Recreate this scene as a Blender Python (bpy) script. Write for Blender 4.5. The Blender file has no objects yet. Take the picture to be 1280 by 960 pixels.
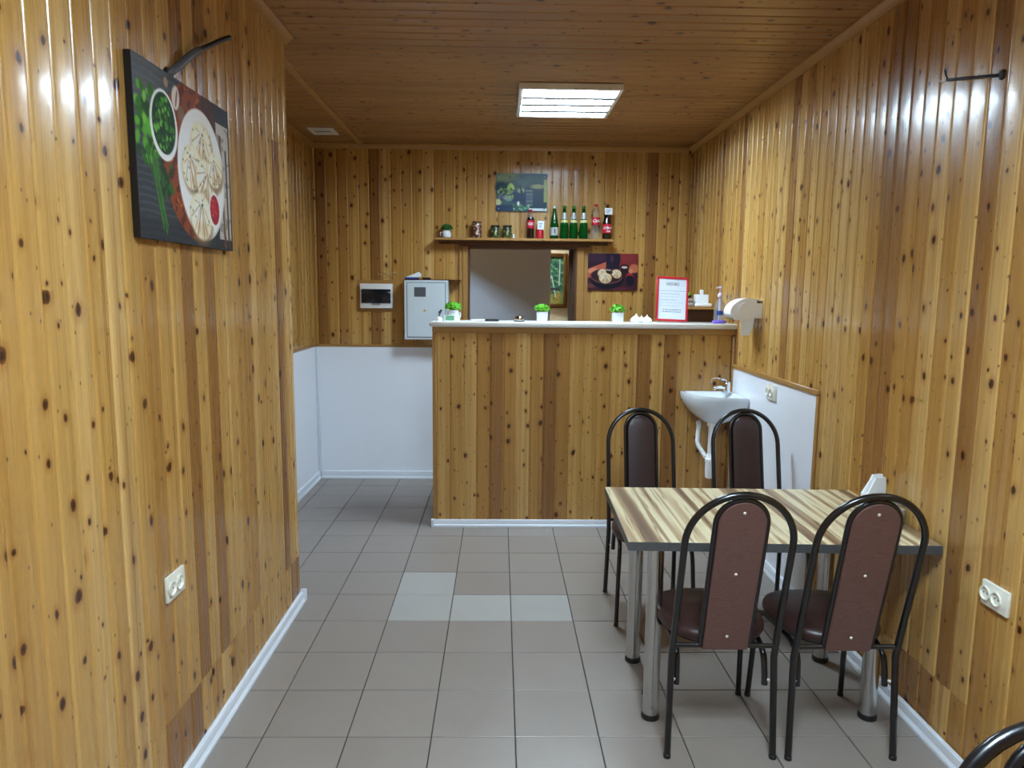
import bpy, bmesh, math, random
import numpy as np
from mathutils import Matrix, Vector
random.seed(7); RNG = np.random.default_rng(7)
PI = math.pi
SC = bpy.context.scene
COL = SC.collection

# ------------------------------------------------------------------ camera
F_PX, PITCH, YAW, ROLL, CAM_H = 885.2, 0.12918, 0.018247, -0.009653, 1.5789
cy, sy, cp, sp = math.cos(YAW), math.sin(YAW), math.cos(PITCH), math.sin(PITCH)
fwd = Vector((sy*cp, cy*cp, -sp)); right = Vector((cy, -sy, 0)); down = fwd.cross(right)
r2 = math.cos(ROLL)*right + math.sin(ROLL)*down
d2 = -math.sin(ROLL)*right + math.cos(ROLL)*down
camd = bpy.data.cameras.new('camera'); cam = bpy.data.objects.new('camera', camd); COL.objects.link(cam)
camd.sensor_fit = 'HORIZONTAL'; camd.sensor_width = 36.0; camd.lens = F_PX/1280*36.0
camd.clip_start = .02; camd.clip_end = 60
m = Matrix.Identity(4)
for i in range(3):
    m[i][0] = r2[i]; m[i][1] = -d2[i]; m[i][2] = -fwd[i]
m[2][3] = CAM_H
cam.matrix_world = m
SC.camera = cam

# ------------------------------------------------------------------ world, exposure, light levels
w = bpy.data.worlds.new('world'); SC.world = w; w.use_nodes = True
w.node_tree.nodes['Background'].inputs[0].default_value = (.6, .75, 1, 1)
w.node_tree.nodes['Background'].inputs[1].default_value = .3
SC.view_settings.view_transform = 'Standard'; SC.view_settings.look = 'None'
SC.view_settings.gamma = 1; SC.view_settings.use_curve_mapping = False
SC.view_settings.exposure = 2.45
PANEL_MAIN = 17.0      # ceiling panel in view
PANEL_NEAR = 30.0      # the panels over the photographer
PANEL_KITCHEN = 30.0
LIGHT_TINT = (.65, .845, 1.0)

# ------------------------------------------------------------------ room measures (metres)
XL, XR, YB, YC, ZC = -1.01, 1.56, 5.90, 4.645, 2.75
XA, YE = -1.53, 3.475          # alcove wall, end of the left wall
YF = -1.9                      # wall behind the photographer
BP = .0868                     # pitch of the boards
OX0, OX1, OZ0, OZ1 = -.263, .632, 1.12, 1.945   # hatch in the back wall

# ------------------------------------------------------------------ materials
def lin(c):
    if isinstance(c, str): c = tuple(int(c[i:i+2], 16) for i in (1, 3, 5))
    return tuple(((v/255)/12.92 if v/255 <= .04045 else ((v/255+.055)/1.055)**2.4) for v in c)
class NT:
    def __init__(s, name):
        s.m = bpy.data.materials.new(name); s.m.use_nodes = True; s.t = s.m.node_tree
        s.b = s.t.nodes['Principled BSDF']
    def n(s, typ, **kw):
        nd = s.t.nodes.new(typ)
        for k, v in kw.items(): setattr(nd, k, v)
        return nd
    def l(s, a, b): s.t.links.new(a, b)
    def val(s, sock, v):
        if isinstance(v, bpy.types.NodeSocket): s.l(v, sock)
        else: sock.default_value = v
    def math(s, op, a, b=0.0, clamp=False):
        nd = s.n('ShaderNodeMath', operation=op, use_clamp=clamp); s.val(nd.inputs[0], a); s.val(nd.inputs[1], b); return nd.outputs[0]
    def mix(s, f, a, b, typ='MIX'):
        nd = s.n('ShaderNodeMix', data_type='RGBA', blend_type=typ)
        s.val(nd.inputs[0], f)
        for i, v in ((6, a), (7, b)):
            s.val(nd.inputs[i], (*v, 1) if isinstance(v, tuple) and len(v) == 3 else v)
        return nd.outputs[2]
    def vmul(s, v, k):
        nd = s.n('ShaderNodeVectorMath', operation='MULTIPLY'); s.l(v, nd.inputs[0]); nd.inputs[1].default_value = k; return nd.outputs[0]
    def noise(s, v, scale=1, detail=3, rough=.5, dist=0):
        nd = s.n('ShaderNodeTexNoise'); s.l(v, nd.inputs['Vector']); nd.inputs['Scale'].default_value = scale
        nd.inputs['Detail'].default_value = detail; nd.inputs['Roughness'].default_value = rough; nd.inputs['Distortion'].default_value = dist
        return nd.outputs[0]
    def ramp(s, f, stops, interp='LINEAR'):
        nd = s.n('ShaderNodeValToRGB'); nd.color_ramp.interpolation = interp; e = nd.color_ramp.elements
        while len(e) < len(stops): e.new(.5)
        for k, (p, c) in enumerate(stops):
            e[k].position = p; e[k].color = (*c, 1) if len(c) == 3 else c
        s.l(f, nd.inputs[0]); return nd.outputs[0]
    def smooth(s, v, lo, hi, a=0.0, b=1.0):
        nd = s.n('ShaderNodeMapRange', interpolation_type='SMOOTHSTEP')
        s.val(nd.inputs['Value'], v); s.val(nd.inputs['From Min'], lo); s.val(nd.inputs['From Max'], hi)
        nd.inputs['To Min'].default_value = a; nd.inputs['To Max'].default_value = b; return nd.outputs[0]
    def bump(s, h, strength=.2, dist=.002):
        nd = s.n('ShaderNodeBump'); nd.inputs['Strength'].default_value = strength; nd.inputs['Distance'].default_value = dist
        s.l(h, nd.inputs['Height']); s.l(nd.outputs[0], s.b.inputs['Normal'])

def plain(name, col, rough=.5, metal=0, var=.06, scale=30, bump=0, **kw):
    t = NT(name); c = lin(col)
    co = t.n('ShaderNodeTexCoord').outputs['Object']
    f = t.noise(co, scale, 4)
    t.l(t.mix(f, tuple(v*(1-var) for v in c), tuple(min(1, v*(1+var)) for v in c)), t.b.inputs['Base Color'])
    t.b.inputs['Roughness'].default_value = rough; t.b.inputs['Metallic'].default_value = metal
    for k, v in kw.items(): t.b.inputs[k.replace('_', ' ')].default_value = v
    if bump: t.bump(f, bump, .001)
    return t.m

def pine(name, stops, light_gain=1.0, axis='z', rough=.27):
    """lacquered knotty pine: local x runs across the board, z along it"""
    t = NT(name)
    oi = t.n('ShaderNodeObjectInfo').outputs['Random']
    co = t.n('ShaderNodeTexCoord').outputs['Object']
    sep = t.n('ShaderNodeSeparateXYZ'); t.l(co, sep.inputs[0])
    X, Y, Z = sep.outputs
    x2 = t.math('ADD', X, t.math('MULTIPLY', oi, 37.31)); z2 = t.math('ADD', Z, t.math('MULTIPLY', oi, 113.7))
    cmb = t.n('ShaderNodeCombineXYZ'); t.l(x2, cmb.inputs[0]); t.l(Y, cmb.inputs[1]); t.l(z2, cmb.inputs[2]); v = cmb.outputs[0]
    warp = t.noise(t.vmul(v, (14, 14, 3.0)), 1, 2)
    grain = t.noise(t.vmul(v, (150, 150, 2.2)), 1, 5, .6)
    band = t.noise(t.vmul(v, (34, 34, .55)), 1, 2, .5, .6)
    streak = t.smooth(t.noise(t.vmul(v, (48, 48, .45)), 1, 2), .60, .72)
    wn = t.n('ShaderNodeTexWhiteNoise', noise_dimensions='1D'); t.l(t.math('MULTIPLY', oi, 991.7), wn.inputs['W'])
    base = t.ramp(wn.outputs['Value'], stops)
    c = t.mix(t.smooth(band, .3, .7), base, t.mix(.55, base, lin('#a47836'), 'MIX'))
    c = t.mix(t.math('MULTIPLY', grain, .55), c, t.mix(1.0, c, lin('#dcc096'), 'MULTIPLY'))
    c = t.mix(t.math('MULTIPLY', streak, .40), c, lin('#84572a'))
    # knots
    vx = t.math('ADD', t.math('MULTIPLY', x2, 1/.085), t.math('MULTIPLY', warp, .35)); vz = t.math('ADD', t.math('MULTIPLY', z2, 1/.12), t.math('MULTIPLY', warp, .3))
    cv = t.n('ShaderNodeCombineXYZ'); t.l(vx, cv.inputs[0]); t.l(vz, cv.inputs[1])
    vo = t.n('ShaderNodeTexVoronoi', voronoi_dimensions='2D'); t.l(cv.outputs[0], vo.inputs['Vector']); vo.inputs['Scale'].default_value = 1
    sc = t.n('ShaderNodeSeparateColor'); t.l(vo.outputs['Color'], sc.inputs[0])
    on = t.math('GREATER_THAN', sc.outputs[0], .33)
    g2 = t.math('MULTIPLY', sc.outputs[1], sc.outputs[1])
    R = t.math('MULTIPLY', t.math('ADD', t.math('MULTIPLY', g2, .12), .045), on)
    d = vo.outputs['Distance']
    rel = t.math('DIVIDE', d, t.math('ADD', R, .0001))
    halo = t.smooth(rel, 1.0, 2.6, 1, 0); core = t.smooth(rel, .85, 1.08, 1, 0); pit = t.smooth(rel, .3, .9, 1, 0)
    c = t.mix(t.math('MULTIPLY', halo, .40), c, lin('#8a4d1a'))
    c = t.mix(t.math('MULTIPLY', core, .9), c, lin('#54290f'))
    c = t.mix(t.math('MULTIPLY', pit, .75), c, lin('#2a1408'))
    cv2 = t.n('ShaderNodeCombineXYZ'); t.l(t.math('MULTIPLY', x2, 1/.045), cv2.inputs[0]); t.l(t.math('MULTIPLY', z2, 1/.07), cv2.inputs[1])
    vo2 = t.n('ShaderNodeTexVoronoi', voronoi_dimensions='2D'); t.l(cv2.outputs[0], vo2.inputs['Vector']); vo2.inputs['Scale'].default_value = 1
    sc2 = t.n('ShaderNodeSeparateColor'); t.l(vo2.outputs['Color'], sc2.inputs[0])
    sp_ = t.math('MULTIPLY', t.smooth(vo2.outputs['Distance'], .045, .085, 1, 0), t.math('GREATER_THAN', sc2.outputs[2], .72))
    c = t.mix(t.math('MULTIPLY', sp_, .8), c, lin('#4a260f'))
    t.l(c, t.b.inputs['Base Color'])
    t.l(t.smooth(grain, .2, .8, rough-.04, rough+.06), t.b.inputs['Roughness'])
    t.b.inputs['Coat Weight'].default_value = .35; t.b.inputs['Coat Roughness'].default_value = .12
    h = t.math('ADD', t.math('MULTIPLY', grain, .4), t.math('ADD', t.math('MULTIPLY', warp, .7), t.math('MULTIPLY', core, -.5)))
    t.bump(h, .16, .0012)
    return t.m

STOPS = [(0, lin('#b08347')), (.12, lin('#be914e')), (.45, lin('#cba15b')), (.75, lin('#d4ac66')), (1, lin('#ddb878'))]
M = {}
M['pine'] = pine('lacquered_pine', STOPS)
M['pine_ceiling'] = pine('lacquered_pine_ceiling', [(0, lin('#8c633c')), (.5, lin('#9d7247')), (1, lin('#a87d51'))], rough=.36)
M['pine_red'] = pine('dark_heartwood_pine', [(0, lin('#8a5f34')), (1, lin('#9c7042'))])
M['pine_trim'] = plain('pine_trim', '#a87c44', .32, var=.12, scale=18)
M['pine_dark'] = plain('brown_stained_wood', '#5e3a22', .4, var=.15, scale=20)
M['white_panel'] = plain('white_plastic_panel', '#f0f4fb', .22, var=.015, scale=4)
M['white_skirting'] = plain('white_plastic_skirting', '#e2e8f0', .3, var=.03)
M['white_plastic'] = plain('white_plastic', '#f1f2f2', .35, var=.02)
M['cream_plastic'] = plain('cream_plastic', '#e8e6d8', .35, var=.02)
M['ceramic'] = plain('white_ceramic', '#dfe6ec', .08, var=.015, Coat_Weight=.5, Coat_Roughness=.03)
M['black'] = plain('black_plastic', '#141416', .4, var=.1)
M['black_metal'] = plain('black_powder_coated_metal', '#0e0d10', .28, var=.15, scale=40, Coat_Weight=.4, Coat_Roughness=.12)
M['chrome'] = plain('chrome', '#d8dadc', .08, 1, var=.03)
M['brushed'] = plain('brushed_chrome_tube', '#c6c9c9', .20, 1, var=.05, scale=14)
M['steel'] = plain('steel_screw', '#d8d6d0', .35, .4)
M['aluminium'] = plain('painted_aluminium_frame', '#9a9fa5', .4, .3, var=.03)
M['grey_enamel'] = plain('light_grey_enamel', '#cfd9de', .35, var=.03)
M['grout'] = plain('dark_grout', '#3a3734', .85, var=.15, scale=60)
M['plaster'] = plain('white_painted_door_panel', '#c4ccd8', .55, var=.03, scale=3)
M['worktop'] = plain('white_laminate', '#e6e6e2', .25, var=.02)
M['edge_grey'] = plain('grey_edge_band', '#4b4c4d', .4, var=.18, scale=50)
M['leather_dark'] = plain('brown_vinyl', '#3a2523', .38, var=.2, scale=120, bump=.25)
M['foliage_bright'] = plain('bright_green_leaf', '#5fae1e', .5, var=.35, scale=90)
M['foliage_dark'] = plain('dark_green_leaf', '#2d6a20', .5, var=.35, scale=90)
M['red_plastic'] = plain('red_plastic', '#c3172f', .3, var=.05)
M['paper'] = plain('white_paper', '#e9eef2', .8, var=.03)
M['curtain'] = plain('brown_curtain_fabric', '#6b5540', .8, var=.2, scale=40)
M['gold'] = plain('gilded_frame', '#7a5526', .35, .55, var=.3, scale=60)
M['purple'] = plain('purple_plastic', '#7b5fd0', .35, var=.08)
M['lilac'] = plain('lilac_plastic', '#d8c9e2', .35, var=.04)
M['blue'] = plain('blue_card', '#1f3f8a', .5, var=.1)
M['dark_glass'] = plain('smoked_plastic_window', '#141a22', .12, var=.1)
M['towel'] = plain('grey_towel', '#a59a94', .9, var=.2, scale=60)
M['rust_red'] = plain('dark_red_wood', '#5a1c1a', .45)
M['grey_conduit'] = plain('grey_corrugated_plastic', '#54565a', .5, var=.1)
M['cola'] = plain('dark_cola', '#120806', .08, var=.1, Coat_Weight=.6)
M['red_label'] = plain('red_label', '#c4142c', .4, var=.05)
M['silver_label'] = plain('silver_label', '#b9bfc2', .35, .2, var=.25, scale=160)
M['pale_label'] = plain('pale_yellow_label', '#d7cf8c', .4, var=.35, scale=160)
M['dried'] = plain('dried_flower', '#c0aa6c', .8, var=.4, scale=90)
def speckle(name, stops, scale):
    t = NT(name); co = t.n('ShaderNodeTexCoord').outputs['Object']
    vo = t.n('ShaderNodeTexVoronoi'); t.l(co, vo.inputs['Vector']); vo.inputs['Scale'].default_value = scale
    sc = t.n('ShaderNodeSeparateColor'); t.l(vo.outputs['Color'], sc.inputs[0])
    t.l(t.ramp(sc.outputs[0], stops, 'CONSTANT'), t.b.inputs['Base Color']); t.b.inputs['Roughness'].default_value = .35; return t.m
M['jar_red'] = speckle('dried_fruit_and_nuts', [(0, lin('#4a150e')), (.35, lin('#7c2c1c')), (.6, lin('#b8987e')), (.8, lin('#5c2416')), (.92, lin('#d8cbb8'))], 75)
M['jar_green'] = speckle('pickled_greens', [(0, lin('#10140a')), (.4, lin('#252f10')), (.7, lin('#3c4a18')), (.88, lin('#8f9440'))], 80)
M['sugar'] = plain('grey_sugar', '#b0ab9e', .6, var=.15, scale=90)
M['green_lid'] = plain('green_plastic', '#5cc02c', .4)
M['mint'] = plain('green_printed_card', '#6fb084', .5, var=.35, scale=110)
M['wallpaper'] = plain('cream_wallpaper', '#d8cfae', .7, var=.22, scale=14)
M['front_wall'] = plain('pale_wall', '#d2b58a', .6, var=.04, scale=2)
M['kitchen_floor'] = plain('kitchen_floor', '#8f887e', .5)

def glass(name, col, alpha=None, rough=.04, trans=1.0):
    t = NT(name); t.b.inputs['Base Color'].default_value = (*lin(col), 1); t.b.inputs['Roughness'].default_value = rough
    t.b.inputs['Transmission Weight'].default_value = trans; t.b.inputs['IOR'].default_value = 1.3
    if alpha is not None: t.b.inputs['Alpha'].default_value = alpha
    return t.m
M['green_glass'] = glass('green_bottle_glass', '#0d6a26', trans=.6)
M['clear_glass'] = glass('clear_glass', '#7d8486', .07, trans=0)
M['clear_plastic'] = glass('clear_plastic', '#b4b6b6', .16, .08, trans=0)

def emis(name, col, s):
    t = NT(name); t.b.inputs['Base Color'].default_value = (.9, .9, .9, 1)
    t.b.inputs['Emission Color'].default_value = (*col, 1); t.b.inputs['Emission Strength'].default_value = s
    return t.m
M['lit_main'] = emis('lit_diffuser', LIGHT_TINT, PANEL_MAIN)
M['lit_near'] = emis('lit_diffuser_near', LIGHT_TINT, PANEL_NEAR)
M['lit_kitchen'] = emis('lit_diffuser_kitchen', (.9, .95, 1), PANEL_KITCHEN)

def tile_mat(name, col):
    t = NT(name); oi = t.n('ShaderNodeObjectInfo').outputs['Random']
    co = t.n('ShaderNodeTexCoord').outputs['Object']
    add = t.n('ShaderNodeVectorMath', operation='ADD'); t.l(co, add.inputs[0])
    cm = t.n('ShaderNodeCombineXYZ'); t.l(t.math('MULTIPLY', oi, 50), cm.inputs[0]); t.l(t.math('MULTIPLY', oi, 31), cm.inputs[1]); t.l(cm.outputs[0], add.inputs[1])
    f1 = t.noise(add.outputs[0], 7, 4, .6); f2 = t.noise(add.outputs[0], 260, 2)
    c = lin(col)
    a = t.mix(f1, tuple(v*.86 for v in c), tuple(v*1.1 for v in c))
    a = t.mix(t.math('MULTIPLY', f2, .25), a, tuple(v*.8 for v in c))
    a = t.mix(.10, a, t.ramp(oi, [(0, lin('#6a625c')), (1, lin('#98928b'))]))
    t.l(a, t.b.inputs['Base Color']); t.l(t.smooth(f1, .2, .8, .30, .42), t.b.inputs['Roughness'])
    t.bump(f2, .05, .0005); return t.m
M['tile'] = tile_mat('grey_porcelain_tile', '#938880')
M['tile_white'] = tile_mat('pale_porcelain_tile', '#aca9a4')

def zebra():
    t = NT('striped_zebrano_laminate'); co = t.n('ShaderNodeTexCoord').outputs['Object']
    v = t.vmul(co, (1, .10, 1))
    wv = t.noise(t.vmul(co, (5, 1.1, 1)), 1, 2)
    sep = t.n('ShaderNodeSeparateXYZ'); t.l(co, sep.inputs[0])
    xs = t.math('ADD', sep.outputs[0], t.math('MULTIPLY', wv, .035))
    xs = t.math('ADD', xs, t.math('MULTIPLY', sep.outputs[1], .03))
    cmb = t.n('ShaderNodeCombineXYZ'); t.l(xs, cmb.inputs[0]); t.l(t.math('MULTIPLY', sep.outputs[1], .03), cmb.inputs[1])
    broad = t.noise(cmb.outputs[0], 12, 2.0, .5); fine = t.noise(cmb.outputs[0], 95, 3, .65)
    c = t.ramp(broad, [(.30, lin('#634c3c')), (.40, lin('#8f7459')), (.455, lin('#bda37c')), (.50, lin('#e3d7b0')), (.56, lin('#e6dab4')), (.60, lin('#a98c6a')), (.70, lin('#6d5644'))])
    c = t.mix(t.smooth(fine, .55, .70), c, t.mix(1.0, c, lin('#8d7460'), 'MULTIPLY'))
    t.l(c, t.b.inputs['Base Color']); t.b.inputs['Roughness'].default_value = .32; return t.m
M['zebra'] = zebra()

def back_board():
    t = NT('brown_leatherette_board'); co = t.n('ShaderNodeTexCoord').outputs['Object']
    f = t.noise(t.vmul(co, (45, 45, 420)), 1, 4, .65)
    t.l(t.mix(f, lin('#3c2722'), lin('#7d5a54')), t.b.inputs['Base Color']); t.b.inputs['Roughness'].default_value = .42
    t.bump(f, .3, .0006); return t.m
M['back_board'] = back_board()

def attr_mat(name, rough=.35):
    t = NT(name); a = t.n('ShaderNodeVertexColor', layer_name='print')
    co = t.n('ShaderNodeTexCoord').outputs['Object']; f = t.noise(co, 120, 3)
    t.l(t.mix(t.math('MULTIPLY', f, .16), a.outputs[0], (0, 0, 0)), t.b.inputs['Base Color']); t.b.inputs['Roughness'].default_value = rough; t.b.inputs['Specular IOR Level'].default_value = .2; return t.m
M['print'] = attr_mat('printed_picture', .6)
M['print_glossy'] = attr_mat('printed_glass_face', .22)

# ------------------------------------------------------------------ mesh helpers
class MB:
    def __init__(s): s.v = []; s.f = []; s.fm = []; s.cur = 0
    def add(s, vs, fs, mtx=None):
        o = len(s.v)
        for p in vs:
            p = Vector(p)
            s.v.append(tuple(mtx @ p) if mtx else tuple(p))
        for f in fs: s.f.append([i+o for i in f]); s.fm.append(s.cur)
        return s
    def mat(s, k): s.cur = k; return s
    def box(s, x0, x1, y0, y1, z0, z1, bev=0, mtx=None, seg=1):
        if bev:
            bm = bmesh.new(); bmesh.ops.create_cube(bm, size=1)
            for v in bm.verts: v.co = ((x0+x1)/2+v.co.x*(x1-x0), (y0+y1)/2+v.co.y*(y1-y0), (z0+z1)/2+v.co.z*(z1-z0))
            bmesh.ops.bevel(bm, geom=bm.edges[:], offset=bev, segments=seg, affect='EDGES', profile=.5)
            bm.verts.ensure_lookup_table(); bm.verts.index_update()
            s.add([v.co.copy() for v in bm.verts], [[v.index for v in f.verts] for f in bm.faces], mtx); bm.free(); return s
        vs = [(x, y, z) for x in (x0, x1) for y in (y0, y1) for z in (z0, z1)]
        return s.add(vs, [(0, 1, 3, 2), (4, 6, 7, 5), (0, 4, 5, 1), (2, 3, 7, 6), (0, 2, 6, 4), (1, 5, 7, 3)], mtx)
    def tube(s, path, r, seg=10, closed=False, caps=True, mtx=None):
        P = [Vector(p) for p in path]; n = len(P); rings = []
        rr = r if hasattr(r, '__len__') else [r]*n
        T = []
        for i in range(n):
            a = P[(i-1) % n] if (closed or i > 0) else P[i]; b = P[(i+1) % n] if (closed or i < n-1) else P[i]
            T.append((b-a).normalized())
        u = T[0].orthogonal().normalized(); vs = []; fs = []
        for i in range(n):
            u = (u - T[i]*u.dot(T[i])).normalized(); w_ = T[i].cross(u)
            for k in range(seg):
                a = 2*PI*k/seg; vs.append(P[i]+(u*math.cos(a)+w_*math.sin(a))*rr[i])
        m_ = n if closed else n-1
        for i in range(m_):
            for k in range(seg):
                a = i*seg+k; b = i*seg+(k+1) % seg; c = ((i+1) % n)*seg+(k+1) % seg; d = ((i+1) % n)*seg+k
                fs.append((a, b, c, d))
        if caps and not closed:
            fs.append(tuple(range(seg))[::-1]); fs.append(tuple((n-1)*seg+k for k in range(seg)))
        return s.add(vs, fs, mtx)
    def lathe(s, prof, seg=20, mtx=None, c=(0, 0)):
        vs = []; fs = []; n = len(prof)
        for r, z in prof:
            for k in range(seg):
                a = 2*PI*k/seg; vs.append((c[0]+max(r, 1e-5)*math.cos(a), c[1]+max(r, 1e-5)*math.sin(a), z))
        for i in range(n-1):
            for k in range(seg):
                fs.append((i*seg+k, i*seg+(k+1) % seg, (i+1)*seg+(k+1) % seg, (i+1)*seg+k))
        fs.append(tuple(range(seg))[::-1]); fs.append(tuple((n-1)*seg+k for k in range(seg)))
        return s.add(vs, fs, mtx)
    def loft(s, rings, cap0=True, cap1=True, mtx=None):
        n = len(rings[0]); vs = [p for r in rings for p in r]; fs = []
        for i in range(len(rings)-1):
            for k in range(n): fs.append((i*n+k, i*n+(k+1) % n, (i+1)*n+(k+1) % n, (i+1)*n+k))
        if cap0: fs.append(tuple(range(n))[::-1])
        if cap1: fs.append(tuple((len(rings)-1)*n+k for k in range(n)))
        return s.add(vs, fs, mtx)
    def prism(s, poly, ax, a, b, mtx=None):
        def put(p, t): q = list(p); q.insert(ax, t); return tuple(q)
        return s.loft([[put(p, a) for p in poly], [put(p, b) for p in poly]], mtx=mtx)
    def mesh(s, name, mats, smooth=40):
        me = bpy.data.meshes.new(name); me.from_pydata(s.v, [], s.f)
        bm = bmesh.new(); bm.from_mesh(me); bmesh.ops.recalc_face_normals(bm, faces=bm.faces); bm.to_mesh(me); bm.free()
        for k in (mats if isinstance(mats, (list, tuple)) else [mats]): me.materials.append(M[k])
        if isinstance(mats, (list, tuple)): me.polygons.foreach_set('material_index', s.fm)
        if smooth:
            me.polygons.foreach_set('use_smooth', [True]*len(me.polygons)); me.set_sharp_from_angle(angle=math.radians(smooth))
        me.update(); return me
    def build(s, name, mats, parent=None, smooth=40, loc=None):
        return link(name, s.mesh(name, mats, smooth), parent, loc)
def link(name, me, parent=None, loc=None, rot=None):
    o = bpy.data.objects.new(name, me); COL.objects.link(o); o.parent = parent
    if loc is not None: o.location = loc
    if rot is not None: o.rotation_euler = rot
    return o
def thing(name, label, cat, loc=(0, 0, 0), rz=0, group=None):
    o = link(name, None, None, loc, (0, 0, rz)); o.empty_display_size = .05
    return tag(o, label, cat, group)
def tag(o, label, cat, group=None):
    o['label'] = label; o['category'] = cat
    if group: o['group'] = group
    return o
def struct(o, label=None):
    o['kind'] = 'structure'
    if label: o['label'] = label
    return o
def copy_tree(o, parent=None):
    c = o.copy(); COL.objects.link(c); c.parent = parent
    for ch in list(o.children): copy_tree(ch, c)
    return c
def text_mesh(txt, size, mtx, name, matk, parent, bend=None, shear=0, bold=0, sx=1):
    cu = bpy.data.curves.new('t', 'FONT'); cu.body = txt; cu.size = size; cu.align_x = 'CENTER'; cu.align_y = 'CENTER'; cu.resolution_u = 3; cu.shear = shear; cu.offset = bold
    ob = bpy.data.objects.new('t', cu); COL.objects.link(ob); bpy.context.view_layer.update()
    me = bpy.data.meshes.new_from_object(ob.evaluated_get(bpy.context.evaluated_depsgraph_get()))
    bpy.data.objects.remove(ob); bpy.data.curves.remove(cu)
    for v in me.vertices:
        x, y = v.co.x*sx, v.co.y
        v.co = (bend*math.sin(x/bend), -bend*math.cos(x/bend), y) if bend else (x, 0, y)
    me.transform(mtx); me.name = name; me.materials.clear(); me.materials.append(M[matk])
    return link(name, me, parent)

# ------------------------------------------------------------------ boards
_cache = {}
def board_mesh(L, matk, wid=BP):
    k = (round(L, 3), matk, round(wid, 4))
    if k not in _cache:
        prof = [(0, .008), (0, 0), (.0080, 0), (.0095, -.0018), (.0115, -.0034), (.0138, -.0042), (.0150, -.0043), (wid-.0062, -.0043), (wid-.0050, -.0042), (wid-.0026, -.0032), (wid-.0010, -.0016), (wid, -.0002), (wid, .008)]
        b = MB(); b.prism(prof, 2, 0, L)
        _cache[k] = b.mesh('plank', matk, 50)
    return _cache[k]
# local frame: x across, -y is the face, z along.
ROT = {'back': (0, 0, 0), 'right': (0, 0, -PI/2), 'left': (0, 0, PI/2)}
DARK = {'right': [2.30, 2.83, 2.92, 3.9, 5.05, 4.6], 'left': [2.34, 2.53, 3.24, .9], 'counter': [-.012, .96, 1.14, .30], 'back': [-1.0, .10, -1.45, 1.20]}
def plank(side, parent, s0, z0, z1, depth, matk='pine', wid=BP):
    """side back: s0 = x ; right: runs toward -y from s0 ; left: runs toward +y from s0"""
    mid = s0+wid/2*(-1 if side == 'right' else 1)
    key = 'counter' if parent.name == 'service_counter' else side
    if key == 'counter': mid += -.44
    if z0 < 2 and parent.name != 'wall_alcove' and not (z0 == 0 and z1 < .3) and any(abs(mid-d) < .0436 for d in DARK[key]): matk = 'pine_red'
    if z0 == 0 and z1 < .3 and ((side == 'left' and (2.03 < mid < 2.29 or 3.3 < mid)) or (side == 'right' and 2.34 < mid < 2.56)): matk = 'pine_red'
    o = link('plank', board_mesh(z1-z0, matk, wid), parent)
    j = random.uniform(-.012, .012); dj = random.uniform(0, .0008)
    if side == 'back': o.location = (s0, depth-dj, z0)
    elif side == 'right': o.location = (depth-dj, s0, z0)
    else: o.location = (depth+dj, s0, z0)
    r = ROT[side]; o.rotation_euler = (r[0], r[1], r[2]+j)
    return o

# ------------------------------------------------------------------ structure: slabs
T_ = .008   # board back to slab
def slab(name, b, matk, label): return struct(b.build(name, matk, smooth=0), label)
# floor with tiles
floor = slab('floor', MB().box(XA-.2, XR+.15, YF-.1, YB+.12, -.12, -.004), 'grout', 'floor of square grey tiles with dark joints')
gx, gy, ps = .0669, 2.3516, .30
tcache = {}
def add_tile(x0, x1, y0, y1, white):
    if x1-x0 < .02 or y1-y0 < .02: return
    k = (round(x1-x0, 3), round(y1-y0, 3), white)
    if k not in tcache:
        hx, hy = (x1-x0)/2, (y1-y0)/2; e = .0015
        b = MB().loft([[(-hx, -hy, -.006), (hx, -hy, -.006), (hx, hy, -.006), (-hx, hy, -.006)], [(-hx, -hy, -e), (hx, -hy, -e), (hx, hy, -e), (-hx, hy, -e)],
                       [(-hx+e, -hy+e, 0), (hx-e, -hy+e, 0), (hx-e, hy-e, 0), (-hx+e, hy-e, 0)]])
        tcache[k] = b.mesh('tile', 'tile_white' if white else 'tile', 0)
    o = link('tile', tcache[k], floor, ((x0+x1)/2, (y0+y1)/2, random.uniform(-.0006, .0002)))
    o.rotation_euler = (random.uniform(-.0012, .0012), random.uniform(-.0012, .0012), random.uniform(-.001, .001))
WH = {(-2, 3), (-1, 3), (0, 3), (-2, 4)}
for j in range(-15, 12):
    for i in range(-6, 6):
        x0, x1 = gx+i*ps+.0022, gx+(i+1)*ps-.0022; y0, y1 = gy+j*ps+.0022, gy+(j+1)*ps-.0022
        y0 = max(y0, YF); y1 = min(y1, YB)
        if y1 <= y0: continue
        lo = XL if (y0+y1)/2 < YE else XA
        x0 = max(x0, lo); x1 = min(x1, XR)
        if x1 <= x0: continue
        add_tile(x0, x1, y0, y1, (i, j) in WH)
# walls
wall_back = MB()
wall_back.box(XA-.1, OX0, YB+T_, YB+.09, 0, ZC+.05).box(OX1, XR+.1, YB+T_, YB+.09, 0, ZC+.05)
wall_back.box(OX0, OX1, YB+T_, YB+.09, 0, OZ0).box(OX0, OX1, YB+T_, YB+.09, OZ1, ZC+.05)
wall_back = slab('wall_back', wall_back, 'pine_trim', 'back wall of vertical knotty pine boards with a serving hatch')
wall_right = slab('wall_right', MB().box(XR+T_, XR+.1, YF, YB+.09, 0, ZC+.05), 'pine_trim', 'right wall of vertical knotty pine boards')
wall_left = slab('wall_left', MB().box(XL-.12, XL-T_, YF, YE-.012, 0, ZC+.05), 'pine_trim', 'left wall of vertical knotty pine boards in the foreground')
wall_ret = slab('wall_return', MB().box(XA-.1, XL-.122, YE-.12, YE-.012, 0, ZC+.05), 'pine_trim', 'short return wall behind the end of the left wall')
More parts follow.
